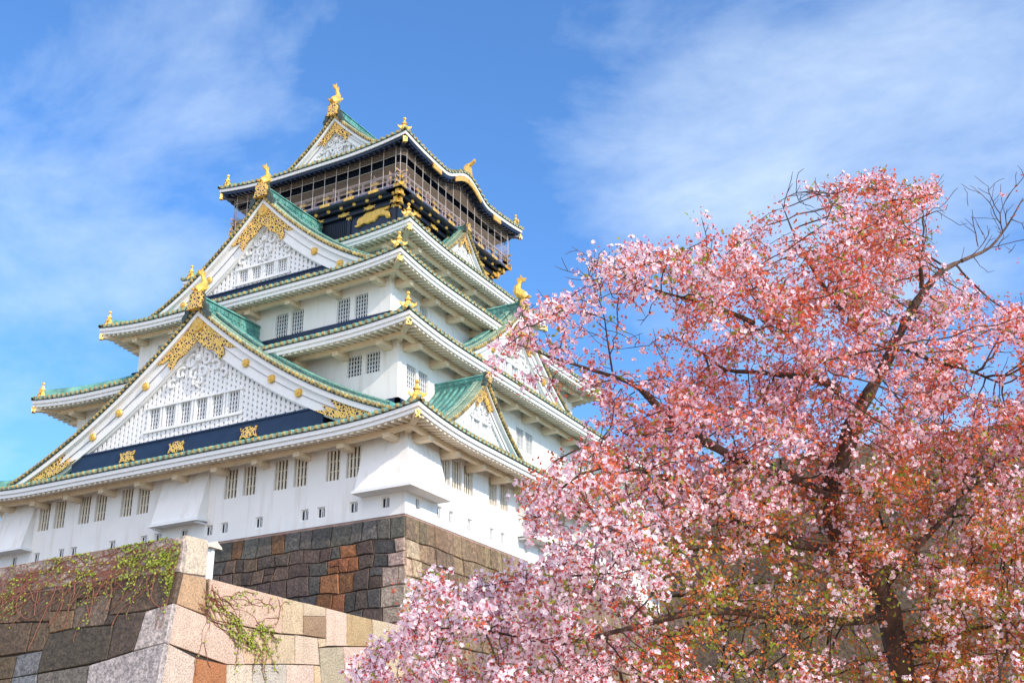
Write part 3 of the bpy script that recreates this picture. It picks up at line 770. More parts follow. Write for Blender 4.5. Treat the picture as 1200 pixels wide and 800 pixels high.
for side in SIDES:
    P = P_[side]; half, nw = dims(side, BA, BB); fit.side = side
    for s in (-half+.14, -half+3.95, 0, half-3.95, half-.14):
        post.box(P, s-.15, s+.15, nw+.004, nw+.13, 22.8, 25.65)
        fit.box(P, s-.19, s+.19, nw+.02, nw+.16, 25.28, 25.58); fit.box(P, s-.17, s+.17, nw+.02, nw+.15, 23.5, 23.62)
        fit.prism(P, [(s-.19, 25.28), (s-.19, 25.1), (s-.08, 25.18), (s, 25.0), (s+.08, 25.18), (s+.19, 25.1), (s+.19, 25.28)], nw+.02, nw+.155)
    for s0, s1 in ((-half+4.1, -.15), (.15, half-4.1)):
        if s1-s0 < .5: continue
        n_ = int((s1-s0)/.16)
        for i in range(n_+1):
            s = s0+(s1-s0)*i/n_; lat.box(P, s-.035, s+.035, nw+.01, nw+.06, 23.4, 25.2)
    # stepped beams under the balcony
    for (e, z0, z1) in ((.28, 25.3, 25.62), (.62, 25.72, 26.02)):
        post.box(P, -half-e, half+e, nw+e-.22, nw+e, z0, z1)
    k = int(half/.98)
    for i in range(-k, k+1):
        s = i*half/k*1.02
        fit.disc(P, s, nw+.62, 25.87, .15, .08, 8, 0, .11)
        if i % 2 == 0:
            fit.prism(P, [(s-.5, 25.36), (s-.28, 25.42), (s-.22, 25.33), (s+.22, 25.33), (s+.28, 25.42), (s+.5, 25.36), (s+.4, 25.47), (s+.5, 25.6), (s+.22, 25.56), (s, 25.7), (s-.22, 25.56), (s-.5, 25.6), (s-.4, 25.47)], nw+.285, nw+.33)
    for sg in (-1, 1):
        fit.box(P, sg*(half+.62)-.2, sg*(half+.62)+.2, nw+.4, nw+.68, 25.68, 26.06)
        fit.box(P, sg*(half+.28)-.24, sg*(half+.28)+.24, nw+.06, nw+.34, 25.27, 25.66)
post.build('post_and_beam', BLACK, black); fit.rest.build('gilded_fitting', GOLD, black, kind='stuff'); lat.build('lattice', BLACK, black)
T = [(480, 485), (520, 500), (560, 485), (600, 455), (650, 430), (660, 445), (700, 440), (740, 410), (790, 405), (830, 360), (860, 315), (920, 310), (970, 310), (990, 335), (980, 348),
     (1030, 345), (1040, 310), (1010, 265), (970, 250), (965, 225), (1010, 210), (1040, 175), (1030, 140), (1000, 132), (950, 145), (905, 150), (870, 185), (828, 200), (822, 165), (812, 205),
     (780, 238), (700, 245), (650, 275), (620, 310), (560, 345), (535, 380), (530, 420), (545, 450), (510, 465)]
half, nwF = dims('F', BA, BB)
tp = []
for cx_, cy_ in T:
    q = on_plane(380+cx_/13.333, 230+cy_/13.333, 1, -nwF); tp.append((q[0]-XC, q[2]))
tc0 = (min(p[0] for p in tp)+max(p[0] for p in tp))/2
def tiger(side, flip, cs):
    P = P_[side]; nw = dims(side, BA, BB)[1]; m = MB()
    poly = [((s-tc0)*flip+cs, z) for s, z in tp]
    c = (sum(p[0] for p in poly)/len(poly), sum(p[1] for p in poly)/len(poly))
    ring = lambda f, n: [P(c0[0]+(p[0]-c0[0])*f, n, c0[1]+(p[1]-c0[1])*f) for p, c0 in zip(poly, cc)]
    cc = []
    for i, p in enumerate(poly):       # local centres so the relief swells along the body
        j = min(range(5), key=lambda q: abs(p[0]-(c[0]+flip*(q-2)*.75)))
        cc.append((c[0]+flip*(j-2)*.72, c[1]+(j-2)*.27))
    n_ = len(poly); vs_ = ring(1, nw+.01)+ring(1, nw+.09)+ring(.8, nw+.17)
    m.add(vs_, [(i, (i+1) % n_, (i+1) % n_+n_, i+n_) for i in range(n_)]+[(i+n_, (i+1) % n_+n_, (i+1) % n_+2*n_, i+2*n_) for i in range(n_)]+[tuple(range(2*n_, 3*n_))])
    m.build('gold_tiger_relief', GOLD, castle)
tiger('F', 1, tc0); tiger('F', -1, -tc0); tiger('R', -1, -tc0); tiger('R', 1, tc0)
# balcony
bal = MB(); rail = MB(); bf = MB()
e = .95
for side in SIDES:
    P = P_[side]; half, nw = dims(side, BA, BB); L = half+e; n = nw+e
    bal.box(P, -L, L, n-1.3, n, 26.05, 26.24)
    k = int(L/.19)
    for i in range(-k, k+1): bal.box(P, i*.19-.06, i*.19+.06, n+.002, n+.08, 26.06, 26.2)
    for z, t in ((26.36, .06), (26.78, .045), (27.22, .06)): rail.box(P, -L-.35, L+.35, n-.14-t, n-.14+t, z-t, z+t)
    k = int(L/1.05)
    for i in range(-k, k+1):
        s = i*L/k*.98
        rail.box(P, s-.08, s+.08, n-.23, n-.05, 26.22, 26.80); rail.box(P, s-.05, s+.05, n-.19, n-.09, 26.8, 27.2)
        if i % 2: bf.box(P, s-.42, s+.42, n+.01, n+.09, 26.08, 26.32); bf.box(P, s-.3, s+.3, n-.05, n-.02, 26.68, 26.88)
    for sg in (-1, 1):
        bf.box(P, sg*(L-.14)-.15, sg*(L-.14)+.15, n-.29, n+.01, 26.2, 27.0); bf.disc(P, sg*(L-.14), n-.3, 27.2, .12, .3, 8)
        for z in (26.36, 27.22): bf.disc(P, sg*(L+.35), n-.14, z, .1, .02, 8)
BALC = mat('balcony_lacquer', (.10, .12, .19), .35, var=.3); RAILM = mat('balcony_rail', (.42, .34, .38), .4, var=.2)
bo = bal.build('balcony', BALC, castle); rail.build('handrail', RAILM, bo); bf.build('gilded_fitting', GOLD, bo)
# top room wall set back behind the balcony
m = MB(); op = MB()
for side in SIDES:
    P = P_[side]; half, nw = dims(side, T5['a'], T5['b'])
    m.add([P(-half, nw, 26.0), P(half, nw, 26.0), P(half, nw, 29.7), P(-half, nw, 29.7)], [(0, 1, 2, 3)])
    op.box(P, -half+.4, half-.4, nw+.003, nw+.05, 27.0, 27.9)
tw = m.build('wall', BLACK, castle, label='dark wall of the lookout room behind the net'); op.build('window', GLASS, tw)
# net hung from the eaves: poles, cords and mesh panels
net = MB(); cord = MB(); NA, NB = 7.62, 7.78; cr_ = .55
NETM = bpy.data.materials.new('fine_net'); NETM.use_nodes = True; n_ = NETM.node_tree; b_ = n_.nodes['Principled BSDF']
b_.inputs['Base Color'].default_value = (.34, .25, .18, 1); b_.inputs['Roughness'].default_value = .8
tr = n_.nodes.new('ShaderNodeBsdfTransparent'); ms = n_.nodes.new('ShaderNodeMixShader'); ms.inputs[0].default_value = .27
n_.links.new(tr.outputs[0], ms.inputs[1]); n_.links.new(b_.outputs[0], ms.inputs[2]); n_.links.new(ms.outputs[0], n_.nodes['Material Output'].inputs[0])
for side in SIDES:
    P = P_[side]; half, nw = dims(side, NA, NB); L = half
    bl = bell if side == 'R' else (lambda s: 0)
    N = 40
    zt = lambda s: 28.98+lift_f(s, L+.7, .45)+max(0, bl(s)-.15)*.8
    ss = [-L+cr_+(2*L-2*cr_)*i/N for i in range(N+1)]
    zlo = lambda s: 28.35+.5*lift_f(s, L+.7, .45); zl2 = lambda s: 27.72+.4*lift_f(s, L+.7, .45)
    net.add([P(s, nw, z) for s in ss for z in (zlo(s), zt(s))], [(2*i, 2*i+2, 2*i+3, 2*i+1) for i in range(N)])
    net.add([P(s, nw, z) for s in ss for z in (26.5, zl2(s))], [(2*i, 2*i+2, 2*i+3, 2*i+1) for i in range(N)])
    # rounded corner piece
    arc = [(L-cr_+cr_*math.sin(t), nw-cr_+cr_*math.cos(t)) for t in np.linspace(0, math.pi/2, 6)]
    for f0, f1 in ((zlo, zt), (lambda s: 26.5, zl2)):
        net.add([P(a_, n2, z) for a_, n2 in arc for z in (f0(L), f1(L))], [(2*i, 2*i+2, 2*i+3, 2*i+1) for i in range(5)])
    for fz in (zt, zlo, zl2, lambda s: 26.9):
        cord.tube([P(s, nw, fz(s)) for s in ss]+[P(a_, n2, fz(L)) for a_, n2 in arc], .018, 4)
    k = 7
    for i in range(-k, k+1):
        s = i*(L-cr_)/k; cord.tube([P(s, nw, 26.1), P(s, nw, zt(s))], .024, 5)
    cord.tube([P(arc[2][0], arc[2][1], 26.1), P(arc[2][0], arc[2][1], zt(L))], .024, 5)
no = net.build('safety_net', NETM, castle); cord.build('net_pole', METALW, no)

# ------------------------------------------------------------------ people on the balcony
SKIN = mat('skin', (.62, .38, .28), .6); HAIR = mat('black_hair', (.02, .015, .012), .5)
def person(loc, facing, shirt, label, arm=0):
    k = .86
    root = thing('person', loc, label=label, cat='person', group='people on the balcony')
    def sk(name, verts, edges, rad, m_, sub=1):
        me = bpy.data.meshes.new(name); me.from_pydata([(x*k, y*k, z*k) for x, y, z in verts], edges, []); me.materials.append(m_)
        o = bpy.data.objects.new(name, me); scene.collection.objects.link(o); o.parent = root
        o.modifiers.new('s', 'SKIN'); 
        for i, r_ in enumerate(rad): me.skin_vertices[0].data[i].radius = (r_*k, r_*k)
        me.skin_vertices[0].data[0].use_root = True
        o.modifiers.new('u', 'SUBSURF').levels = sub; o.modifiers['u'].render_levels = sub
        for p in me.polygons: p.use_smooth = True
        return o
    ax = [(.19, 0, 1.38), (.27, -.05, 1.12), (.22, -.28, 1.0)] if not arm else [(.19, 0, 1.38), (.30, -.22, 1.34), (.20, -.38, 1.55)]
    V = [(0, 0, .92), (0, 0, 1.15), (0, 0, 1.36), (0, 0, 1.48), (0, -.02, 1.60), (0, -.02, 1.69)]+ax+[(-.19, 0, 1.38), (-.27, -.05, 1.12), (-.22, -.28, 1.0)] + \
        [(.1, 0, .86), (.1, -.02, .48), (.1, 0, .06), (.1, -.12, .03), (-.1, 0, .86), (-.1, -.02, .48), (-.1, 0, .06), (-.1, -.12, .03)]
    Ed = [(0, 1), (1, 2), (2, 3), (3, 4), (4, 5), (2, 6), (6, 7), (7, 8), (2, 9), (9, 10), (10, 11), (0, 12), (12, 13), (13, 14), (14, 15), (0, 16), (16, 17), (17, 18), (18, 19)]
    sk('body', V, Ed, [.13, .12, .13, .055, .095, .08, .06, .045, .035, .06, .045, .035, .085, .06, .04, .035, .085, .06, .04, .035], SKIN)
    cl = mat('clothing', shirt, .85)
    sk('jacket', [(0, 0, .86), (0, 0, 1.15), (0, 0, 1.36), (.2, 0, 1.38), ax[1], (-.2, 0, 1.38), (-.27, -.05, 1.12)], [(0, 1), (1, 2), (2, 3), (3, 4), (2, 5), (5, 6)], [.16, .145, .15, .075, .06, .075, .06], cl)
    sk('hair', [(0, .02, 1.66), (0, .05, 1.6), (0, .06, 1.54)], [(0, 1), (1, 2)], [.10, .085, .06], HAIR)
    root.rotation_euler = (0, 0, facing)
    return root
ppl = [('F', 4.9, (.75, .76, .8), 'person in a white top standing left of the balcony corner', 1), ('F', 6.2, (.7, .5, .25), 'person in tan raising a hand just left of the balcony corner', 1),
       ('F', 1.4, (.2, .3, .6), 'person in blue leaning at the left part of the balcony', 0), ('F', -2.6, (.6, .25, .3), 'person in dull red at the far left of the balcony rail', 0),
       ('R', -6.6, (.85, .45, .4), 'person in pink right of the balcony corner', 1), ('R', -3.6, (.75, .3, .2), 'person in red-orange on the right balcony, nearer one', 0),
       ('R', -1.2, (.8, .5, .4), 'person in salmon midway along the right balcony', 0), ('R', .9, (.5, .45, .42), 'person in grey close behind the small upper side gable', 0),
       ('R', 4.3, (.3, .35, .6), 'person in dark blue at the far end of the right balcony', 0)]
for side, s, colr, lab, arm in ppl:
    half, nw = dims(side, BA, BB); x, y, z = P_[side](s, nw+e-.42, 26.245)
    person((x, y, z), 0 if side == 'F' else math.pi/2, colr, lab, arm)

# ------------------------------------------------------------------ stone walls
def stone(mb, pts2, fn, nrm, depth, gap, col, bev=.05):
    """One block: outline pts2 (2-D), fn(u,v)->3-D on the wall plane, pushed out along nrm."""
    c = np.mean(pts2, axis=0); k = len(pts2); nrm = np.array(nrm)
    def ringp(inset, d):
        out_ = []
        for p in pts2:
            v = np.array(p)-c; L = np.linalg.norm(v); q = c+v*max(.2, 1-inset/L); out_.append(np.array(fn(*q))+nrm*d)
        return out_
    vs_ = ringp(gap, -.15)+ringp(gap, depth-bev)+ringp(gap+bev*.8, depth)
    ctr = np.array(fn(*c))+nrm*(depth+rng.uniform(-.01, .05))
    vs_.append(ctr)
    fs = [(i, (i+1) % k, (i+1) % k+k, i+k) for i in range(k)]+[(i+k, (i+1) % k+k, (i+1) % k+2*k, i+2*k) for i in range(k)]+[(i+2*k, (i+1) % k+2*k, 3*k) for i in range(k)]
    mb.add(vs_, fs, 0, col)
def courses(mb, u0, u1, v0, v1, fn, nrm, w_, h_, colf, depth=.08, gap=.025, wob=.12, first=None):
    v = v0; prev = lambda u: v0; row = 0
    while v < v1-.05:
        hh = (first if row == 0 and first else h_*rng.uniform(.75, 1.3)); vn = min(v+hh, v1)
        if v1-vn < h_*.4: vn = v1
        ph, ph2, am = rng.uniform(0, 9), rng.uniform(0, 9), wob*h_
        cur = (lambda u, vn=vn, ph=ph, ph2=ph2, am=am: vn+(am*(math.sin(u*1.3+ph)+.7*math.sin(u*2.9+ph2)) if vn < v1 else 0))
        us = [u0]
        while us[-1] < u1-.01:
            us.append(min(u1, us[-1]+w_*rng.uniform(.55, 1.45)))
            if u1-us[-1] < w_*.35: us[-1] = u1
        tilt = [0]+[rng.uniform(-.08, .08)*w_ for _ in us[1:-1]]+[0]
        for i in range(len(us)-1):
            a_, b_ = us[i], us[i+1]; ta, tb = tilt[i], tilt[i+1]
            split = row > 0 and (b_-a_) < w_*.8 and rng.random() < .35 and b_ < u1-.1 and a_ > u0+.1
            def quad(pt, pb):
                m_ = (a_+b_)/2
                return [(a_-ta, pt(a_-ta)), (m_, pt(m_)), (b_-tb, pt(b_-tb)), (b_+tb, pb(b_+tb)), (m_, pb(m_)), (a_+ta, pb(a_+ta))]
            if split:
                f_ = rng.uniform(.4, .6); mid = (lambda u, p=prev, c=cur: p(u)*(1-f_)+c(u)*f_)
                for pt, pb in ((prev, mid), (mid, cur)):
                    stone(mb, quad(pt, pb), fn, nrm, depth+rng.uniform(-.03, .05), gap, colf((a_+b_)/2, (v+vn)/2, row))
            else: stone(mb, quad(prev, cur), fn, nrm, depth+rng.uniform(-.03, .05), gap, colf((a_+b_)/2, (v+vn)/2, row))
        prev = cur; v = vn; row += 1
def jit(c, a=.12):
    f = rng.uniform(1-a, 1+a); return tuple(max(0, x*f*rng.uniform(.95, 1.05)) for x in c)
# main base of the tower
base = thing('tower_stone_base', (XC, YC, GZ), label='tall dark stone base directly under the white castle walls', cat='stone wall')
A0 = .12; HB = 11.6
def fnF(u, v): f = (u+15)/15; return (-15+f*(15+A0*v), -A0*v, -v)
def fnR(u, v): f = (u-17.4)/17.4; return (A0*v, YC+f*(17.4+A0*v), -v)
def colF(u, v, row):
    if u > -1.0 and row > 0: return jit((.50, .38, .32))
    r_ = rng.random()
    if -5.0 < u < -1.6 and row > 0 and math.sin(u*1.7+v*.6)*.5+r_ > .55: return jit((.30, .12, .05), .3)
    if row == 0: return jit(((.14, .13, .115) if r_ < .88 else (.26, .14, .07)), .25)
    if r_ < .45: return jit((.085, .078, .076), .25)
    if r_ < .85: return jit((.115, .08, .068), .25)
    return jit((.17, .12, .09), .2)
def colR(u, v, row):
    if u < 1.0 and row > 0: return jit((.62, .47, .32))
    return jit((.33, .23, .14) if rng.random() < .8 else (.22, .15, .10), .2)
m = MB(); courses(m, -30, 0, .12, HB, fnF, (0, -1, 0), .98, .86, colF, first=1.15, wob=.055, gap=.03)
m.build('front_stones', STONE, base)
m = MB(); courses(m, 0, 34.8, .12, HB, fnR, (1, 0, 0), .78, .9, colR, first=1.25, wob=.045, gap=.018)
m.build('side_stones', STONE, base)
m = MB()
def solid(mb, pts_top, pts_bot, mi=0):
    k = len(pts_top); mb.add(pts_top+pts_bot, [tuple(range(k)), tuple(range(k, 2*k))[::-1]]+[(i, (i+1) % k, (i+1) % k+k, i+k) for i in range(k)], mi)
t_ = lambda z, o_: [(-30-o_, -o_, z), (o_, -o_, z), (o_, 34.8+o_, z), (-30-o_, 34.8+o_, z)]
solid(m, t_(-.01, -.03), t_(-HB, A0*HB-.03)); m.build('core', mat('pink_mortar', (.42, .27, .22), .95, var=.3, bump=.3), base)
# entrance terrace with pale granite facing (nearer the viewer)
terr = thing('granite_terrace_wall', (-14, -9, GZ), label='pale granite and dark stone corner wall below the tower base, ivy on its top', cat='stone wall')
FX, FY, FZ, BAT = .81, -16.19, -4.59, .20
def prjR(px, py): q = on_plane(px, py, 0, FX); return (q[1], q[2])
def fR(u, v): return (FX, u, v)
cF = FY-BAT*FZ
def prjL(px, py):
    d = ray(px, py); t = (cF-(CAM[1]-BAT*CAM[2]))/(d[1]-BAT*d[2]); q = CAM+t*d; return (q[0], q[2])
def fL(u, v): return (u, cF+BAT*v, v)
cr = lambda c: (180+c[0]/4, 600+c[1]/4)
PINK = (.66, .53, .44); CREAM = (.66, .50, .35); TAN = (.54, .37, .20); RED = (.42, .18, .08); BRN = (.33, .23, .14)
RB = [([(150, 105), (255, 130), (245, 300), (136, 286)], PINK), ([(136, 286), (245, 308), (240, 480), (98, 428)], (.56, .36, .22)),
      ([(258, 310), (600, 398), (598, 568), (400, 530), (255, 500)], CREAM), ([(600, 398), (698, 422), (698, 575), (598, 568)], CREAM), ([(698, 422), (805, 447), (805, 488), (698, 485)], CREAM),
      ([(698, 485), (805, 488), (803, 590), (698, 575)], BRN), ([(805, 447), (902, 472), (902, 627), (806, 627)], PINK), ([(902, 472), (1020, 500), (1028, 629), (902, 627)], TAN),
      ([(1020, 500), (1095, 515), (1110, 630), (1028, 629)], CREAM), ([(98, 428), (250, 488), (396, 556), (425, 713), (340, 713), (62, 612)], PINK),
      ([(255, 500), (400, 530), (552, 568), (552, 711), (425, 713), (396, 556)], CREAM), ([(552, 568), (660, 576), (660, 711), (552, 711)], CREAM),
      ([(660, 574), (765, 588), (775, 716), (660, 711)], PINK), ([(765, 588), (805, 592), (805, 628), (772, 634)], CREAM), ([(62, 612), (200, 683), (172, 860), (5, 860)], PINK),
      ([(200, 683), (340, 713), (336, 860), (172, 860)], RED), ([(340, 713), (460, 713), (460, 860), (336, 860)], PINK), ([(460, 713), (620, 712), (620, 860), (460, 860)], (.58, .52, .45)),
      ([(620, 712), (750, 715), (750, 860), (620, 860)], PINK), ([(750, 715), (776, 718), (788, 860), (750, 860)], CREAM), ([(774, 634), (885, 629), (905, 860), (788, 860)], (.48, .42, .30)),
      ([(885, 629), (1010, 630), (1030, 860), (905, 860)], PINK), ([(1010, 630), (1110, 631), (1200, 650), (1200, 860), (1030, 860)], CREAM),
      ([(1095, 515), (1200, 540), (1200, 650), (1110, 631)], PINK)]
m = MB()
for poly, c in RB:
    stone(m, [prjR(*cr(p)) for p in poly], fR, (1, 0, 0), rng.uniform(.03, .06), .018, jit(c, .06), .03)
courses(m, -17.7, -1.0, 0, 6.4, lambda u, v: (FX, u, -10.72-v), (1, 0, 0), 1.7, 1.3, lambda u, v, r_: jit(PINK if rng.random() < .7 else TAN), gap=.02)
m.build('side_granite_blocks', STONEL, terr)
cl = lambda c: (c[0]/5, 640+c[1]/5)
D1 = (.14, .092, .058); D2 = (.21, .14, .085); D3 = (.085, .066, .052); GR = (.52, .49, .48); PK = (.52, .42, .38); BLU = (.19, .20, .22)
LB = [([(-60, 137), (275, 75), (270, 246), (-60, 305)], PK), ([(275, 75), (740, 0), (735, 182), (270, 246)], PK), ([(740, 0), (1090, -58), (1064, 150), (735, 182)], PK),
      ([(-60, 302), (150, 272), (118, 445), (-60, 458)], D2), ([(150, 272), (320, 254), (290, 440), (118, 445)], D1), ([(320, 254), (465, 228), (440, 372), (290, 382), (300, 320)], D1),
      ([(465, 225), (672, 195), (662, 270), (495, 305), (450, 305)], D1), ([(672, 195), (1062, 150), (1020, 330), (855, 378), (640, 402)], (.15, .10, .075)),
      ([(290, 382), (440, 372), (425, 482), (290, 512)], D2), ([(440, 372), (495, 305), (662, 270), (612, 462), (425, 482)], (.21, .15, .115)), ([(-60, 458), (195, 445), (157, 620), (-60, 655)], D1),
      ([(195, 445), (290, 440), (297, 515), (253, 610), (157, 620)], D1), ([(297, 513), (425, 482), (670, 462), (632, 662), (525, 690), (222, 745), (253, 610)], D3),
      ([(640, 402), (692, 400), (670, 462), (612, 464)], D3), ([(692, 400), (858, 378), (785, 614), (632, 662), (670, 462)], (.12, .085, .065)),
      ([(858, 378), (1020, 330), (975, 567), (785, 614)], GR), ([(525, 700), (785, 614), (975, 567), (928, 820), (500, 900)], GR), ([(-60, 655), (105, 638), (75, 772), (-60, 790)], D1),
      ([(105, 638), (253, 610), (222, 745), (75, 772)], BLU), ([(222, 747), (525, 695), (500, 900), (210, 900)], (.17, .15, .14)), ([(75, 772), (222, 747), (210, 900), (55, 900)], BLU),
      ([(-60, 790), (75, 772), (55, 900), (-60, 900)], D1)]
m = MB()
for poly, c in LB:
    stone(m, [prjL(*cl(p)) for p in poly], fL, (0, -1, .2), rng.uniform(.03, .08), .022, jit(c, .08), .045)
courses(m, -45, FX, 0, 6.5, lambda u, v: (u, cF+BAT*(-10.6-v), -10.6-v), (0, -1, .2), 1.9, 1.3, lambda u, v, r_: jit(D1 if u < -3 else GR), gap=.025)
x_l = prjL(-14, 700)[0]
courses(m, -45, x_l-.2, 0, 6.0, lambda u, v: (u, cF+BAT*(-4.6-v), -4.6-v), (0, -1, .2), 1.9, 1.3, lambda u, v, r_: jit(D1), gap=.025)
m.build('front_blocks', STONE, terr)
m = MB()
zt = -6.12
yl = lambda z: cF+BAT*z
solid(m, [(-60, yl(zt)+.04, zt), (FX-.04, yl(zt)+.04, zt), (FX-.04, -.5, zt), (-60, -.5, zt)], [(-60, yl(GZ)+.04, GZ), (FX-.04, yl(GZ)+.04, GZ), (FX-.04, -.5, GZ), (-60, -.5, GZ)])
m.build('core', MORTAR, terr)
m = MB(); q0 = prjR(*cr((250, 300)))
solid(m, [(-60, yl(FZ)+.05, FZ-.35), (FX-.05, yl(FZ)+.05, FZ-.02), (FX-.05, q0[0]-.03, FZ-.02), (-60, q0[0]-.03, FZ-.35)], [(-60, yl(zt)+.05, zt+.01), (FX-.05, yl(zt)+.05, zt+.01), (FX-.05, q0[0]-.03, zt+.01), (-60, q0[0]-.03, zt+.01)])
m.build('parapet_core', STONEL if False else mat('granite_core', (.5, .42, .37), .9, var=.3, bump=.3), terr)
# small plastered wall with a capping behind the parapet
pw = thing('plaster_wall', (-6, -8.5, zt), label='white plastered wall end with a small cap just behind the ivy corner block', cat='wall')
m = MB(); Pw = lambda s, n, z: (s, -n, z)
q = on_plane(247, 655, 1, -9.0); xe = q[0]; zc_ = on_plane(250, 640, 1, -9.0)[2]
m.box(Pw, -20, xe, 8.8, 9.2, zt, zc_-.1); m.build('wall_body', PLASTER, pw)
m = MB(); m.sweep([[Pw(s, 8.6, zc_-.1), Pw(s, 9.4, zc_-.1), Pw(s, 9.35, zc_), Pw(s, 9.0, zc_+.22), Pw(s, 8.65, zc_)] for s in (-20, xe+.28)]); m.build('cap', mat('cream_cap', (.7, .6, .5), .8), pw)
m = MB(); m.box(Pw, xe+.003, xe+.1, 8.9, 9.1, zt, zc_-.1); m.build('post', WOODW, pw)
# right-hand retaining wall behind the cherry tree
RWX, RWY, RWZ = 19.3, -14.0, -4.4
rw = thing('retaining_wall', (45, RWY, GZ), label='high wall of big brown-grey blocks behind the cherry tree trunk', cat='stone wall')
m = MB()
courses(m, RWX, 80, 0, 12.7, lambda u, v: (u, RWY-.12*v, RWZ-v), (0, -1, .12), 1.75, 1.35, lambda u, v, r_: jit((.125, .09, .062) if rng.random() < .75 else (.18, .13, .09), .25), depth=.12, gap=.03, wob=.05)
courses(m, RWY, 40, 0, 12.7, lambda u, v: (RWX, u, RWZ-v), (-1, 0, 0), 1.75, 1.35, lambda u, v, r_: jit((.12, .09, .065)), depth=.1, gap=.035)
m.build('stone_blocks', STONE, rw)
m = MB(); solid(m, [(RWX+.05, RWY+.05, RWZ), (80, RWY+.05, RWZ), (80, 60, RWZ), (RWX+.05, 60, RWZ)], [(RWX+.05, RWY-1.45, GZ), (80, RWY-1.45, GZ), (80, 60, GZ), (RWX+.05, 60, GZ)]); m.build('core', MORTAR, rw)
mb = MB(); mb.add([(-55, -.55, zt+.006), (RWX, -.55, zt+.006), (RWX, 60, zt+.006), (-55, 60, zt+.006)], [(0, 1, 2, 3)]); mb.build('terrace_ground', GROUND, kind='structure') if False else None

# ------------------------------------------------------------------ ivy
LEAFG = mat('ivy_leaf', (.34, .36, .03), .5, col2=(.16, .23, .02), vscale=8); STEM = mat('ivy_stem', (.24, .09, .06), .9)
def ivy(name, label, fn, starts, nleaf, nrm, leafdens, spread):
    st = MB(); lv = MB(); nrm = np.array(nrm, float); nrm /= np.linalg.norm(nrm)
    for (u, v, du, dv, L) in starts:
        pts = []; a = math.atan2(dv, du); x, y = u, v
        for i in range(int(L/.12)):
            pts.append((x, y)); a += rng.normal(0, .22); x += .12*math.cos(a); y += .12*math.sin(a)
            if rng.random() < leafdens(x, y):
                for _ in range(rng.integers(1, 4)):
                    c = np.array(fn(x+rng.normal(0, spread), y+rng.normal(0, spread)))+nrm*rng.uniform(.1, .2)
                    t1 = rng.normal(size=3); t1 -= nrm*(t1@nrm)*.7; t1 /= np.linalg.norm(t1); t2 = np.cross(nrm+rng.normal(0, .4, 3), t1); t2 /= np.linalg.norm(t2)
                    s_ = rng.uniform(.03, .065)
                    lv.add([c-t1*s_, c-t2*s_*.8, c+t1*s_*1.2, c+t2*s_*.8], [(0, 1, 2, 3)])
        if len(pts) > 2: st.tube([np.array(fn(*p))+nrm*.09 for p in pts], .014, 3)
    loc = fn(starts[0][0], starts[0][1])
    t = thing(name, tuple(loc), label=label, cat='ivy')
    st.build('stems', STEM, t); lv.build('leaves', LEAFG, t)
starts = []
cx0 = prjL(214, 640)
for i in range(230):
    px = 216-215*rng.random()**1.1; py = 629+(218-px)*.186+rng.uniform(0, 24)+10*rng.random()
    u, v = prjL(px, py); starts.append((u, v, -1 if rng.random() < .8 else .6, rng.uniform(-.9, .35), rng.uniform(.8, 3.6)))
for i in range(26):
    u, v = prjL(rng.uniform(196, 213), rng.uniform(632, 680)); starts.append((u, v, rng.uniform(-.3, .2), -1, rng.uniform(.6, 2)))
ivy('ivy', 'dense green ivy over the top course left of the granite wall corner', lambda u, v: fL(min(u, FX-.03), min(v, FZ-.05+.014*min(0, u))), starts, 0, (0, -1, .2),
    lambda x, y: (.5*rng.random()+.16 if x > -1.3-1.2*abs(math.sin(y*5)) and y > -6.9 else (.05+.26*max(0, math.sin(x*2.1+y)*math.cos(x*.9)))), .07)
starts = []
for (px, py, n_, du, dv, L) in ((243, 690, 8, .2, -1, 1.6), (245, 700, 9, 1, -.5, 4.2), (240, 712, 8, 1, -.8, 4.0), (262, 700, 4, 1, -.35, 3.4), (300, 735, 9, 1, -.35, 2.6), (315, 695, 3, .05, -1, 1.1), (285, 745, 6, .8, -.6, 2.2)):
    for i in range(n_):
        u, v = prjR(px+rng.normal(0, 5), py+rng.normal(0, 4)); starts.append((u, v, du, dv*rng.uniform(.6, 1.2), L*rng.uniform(.5, 1)))
ivy('ivy', 'thin trailing yellow-green ivy on the sunlit side of the granite wall', lambda u, v: fR(max(u, FY+.2), min(v, -6.12 if u > -15.4 else -4.7)), starts, 0, (1, 0, 0),
    lambda x, y: .75 if (x > -13.6 and -9.2 < y < -7.2) or x < -15.3 else .22, .08)
# ------------------------------------------------------------------ cherry trees
def leafmat(name, c1, c2, tl=.35, rough=.6):
    m = bpy.data.materials.new(name); m.use_nodes = True; n = m.node_tree; b = n.nodes['Principled BSDF']
    a = n.nodes.new('ShaderNodeAttribute'); a.attribute_name = 'Col'
    n.links.new(a.outputs['Color'], b.inputs['Base Color']); b.inputs['Roughness'].default_value = rough; b.inputs['Specular IOR Level'].default_value = .25
    t = n.nodes.new('ShaderNodeBsdfTranslucent'); n.links.new(a.outputs['Color'], t.inputs['Color'])
    ms = n.nodes.new('ShaderNodeMixShader'); ms.inputs[0].default_value = tl
    n.links.new(b.outputs[0], ms.inputs[1]); n.links.new(t.outputs[0], ms.inputs[2]); n.links.new(ms.outputs[0], n.nodes['Material Output'].inputs[0])
    return m
PETAL = leafmat('cherry_petal', 0, 0, .4); YLEAF = leafmat('young_leaf', 0, 0, .4)
BARK = mat('cherry_bark', (.14, .085, .065), .9, col2=(.045, .03, .026), vscale=6, bump=.9, bscale=14, stretch=(1, 1, .5))

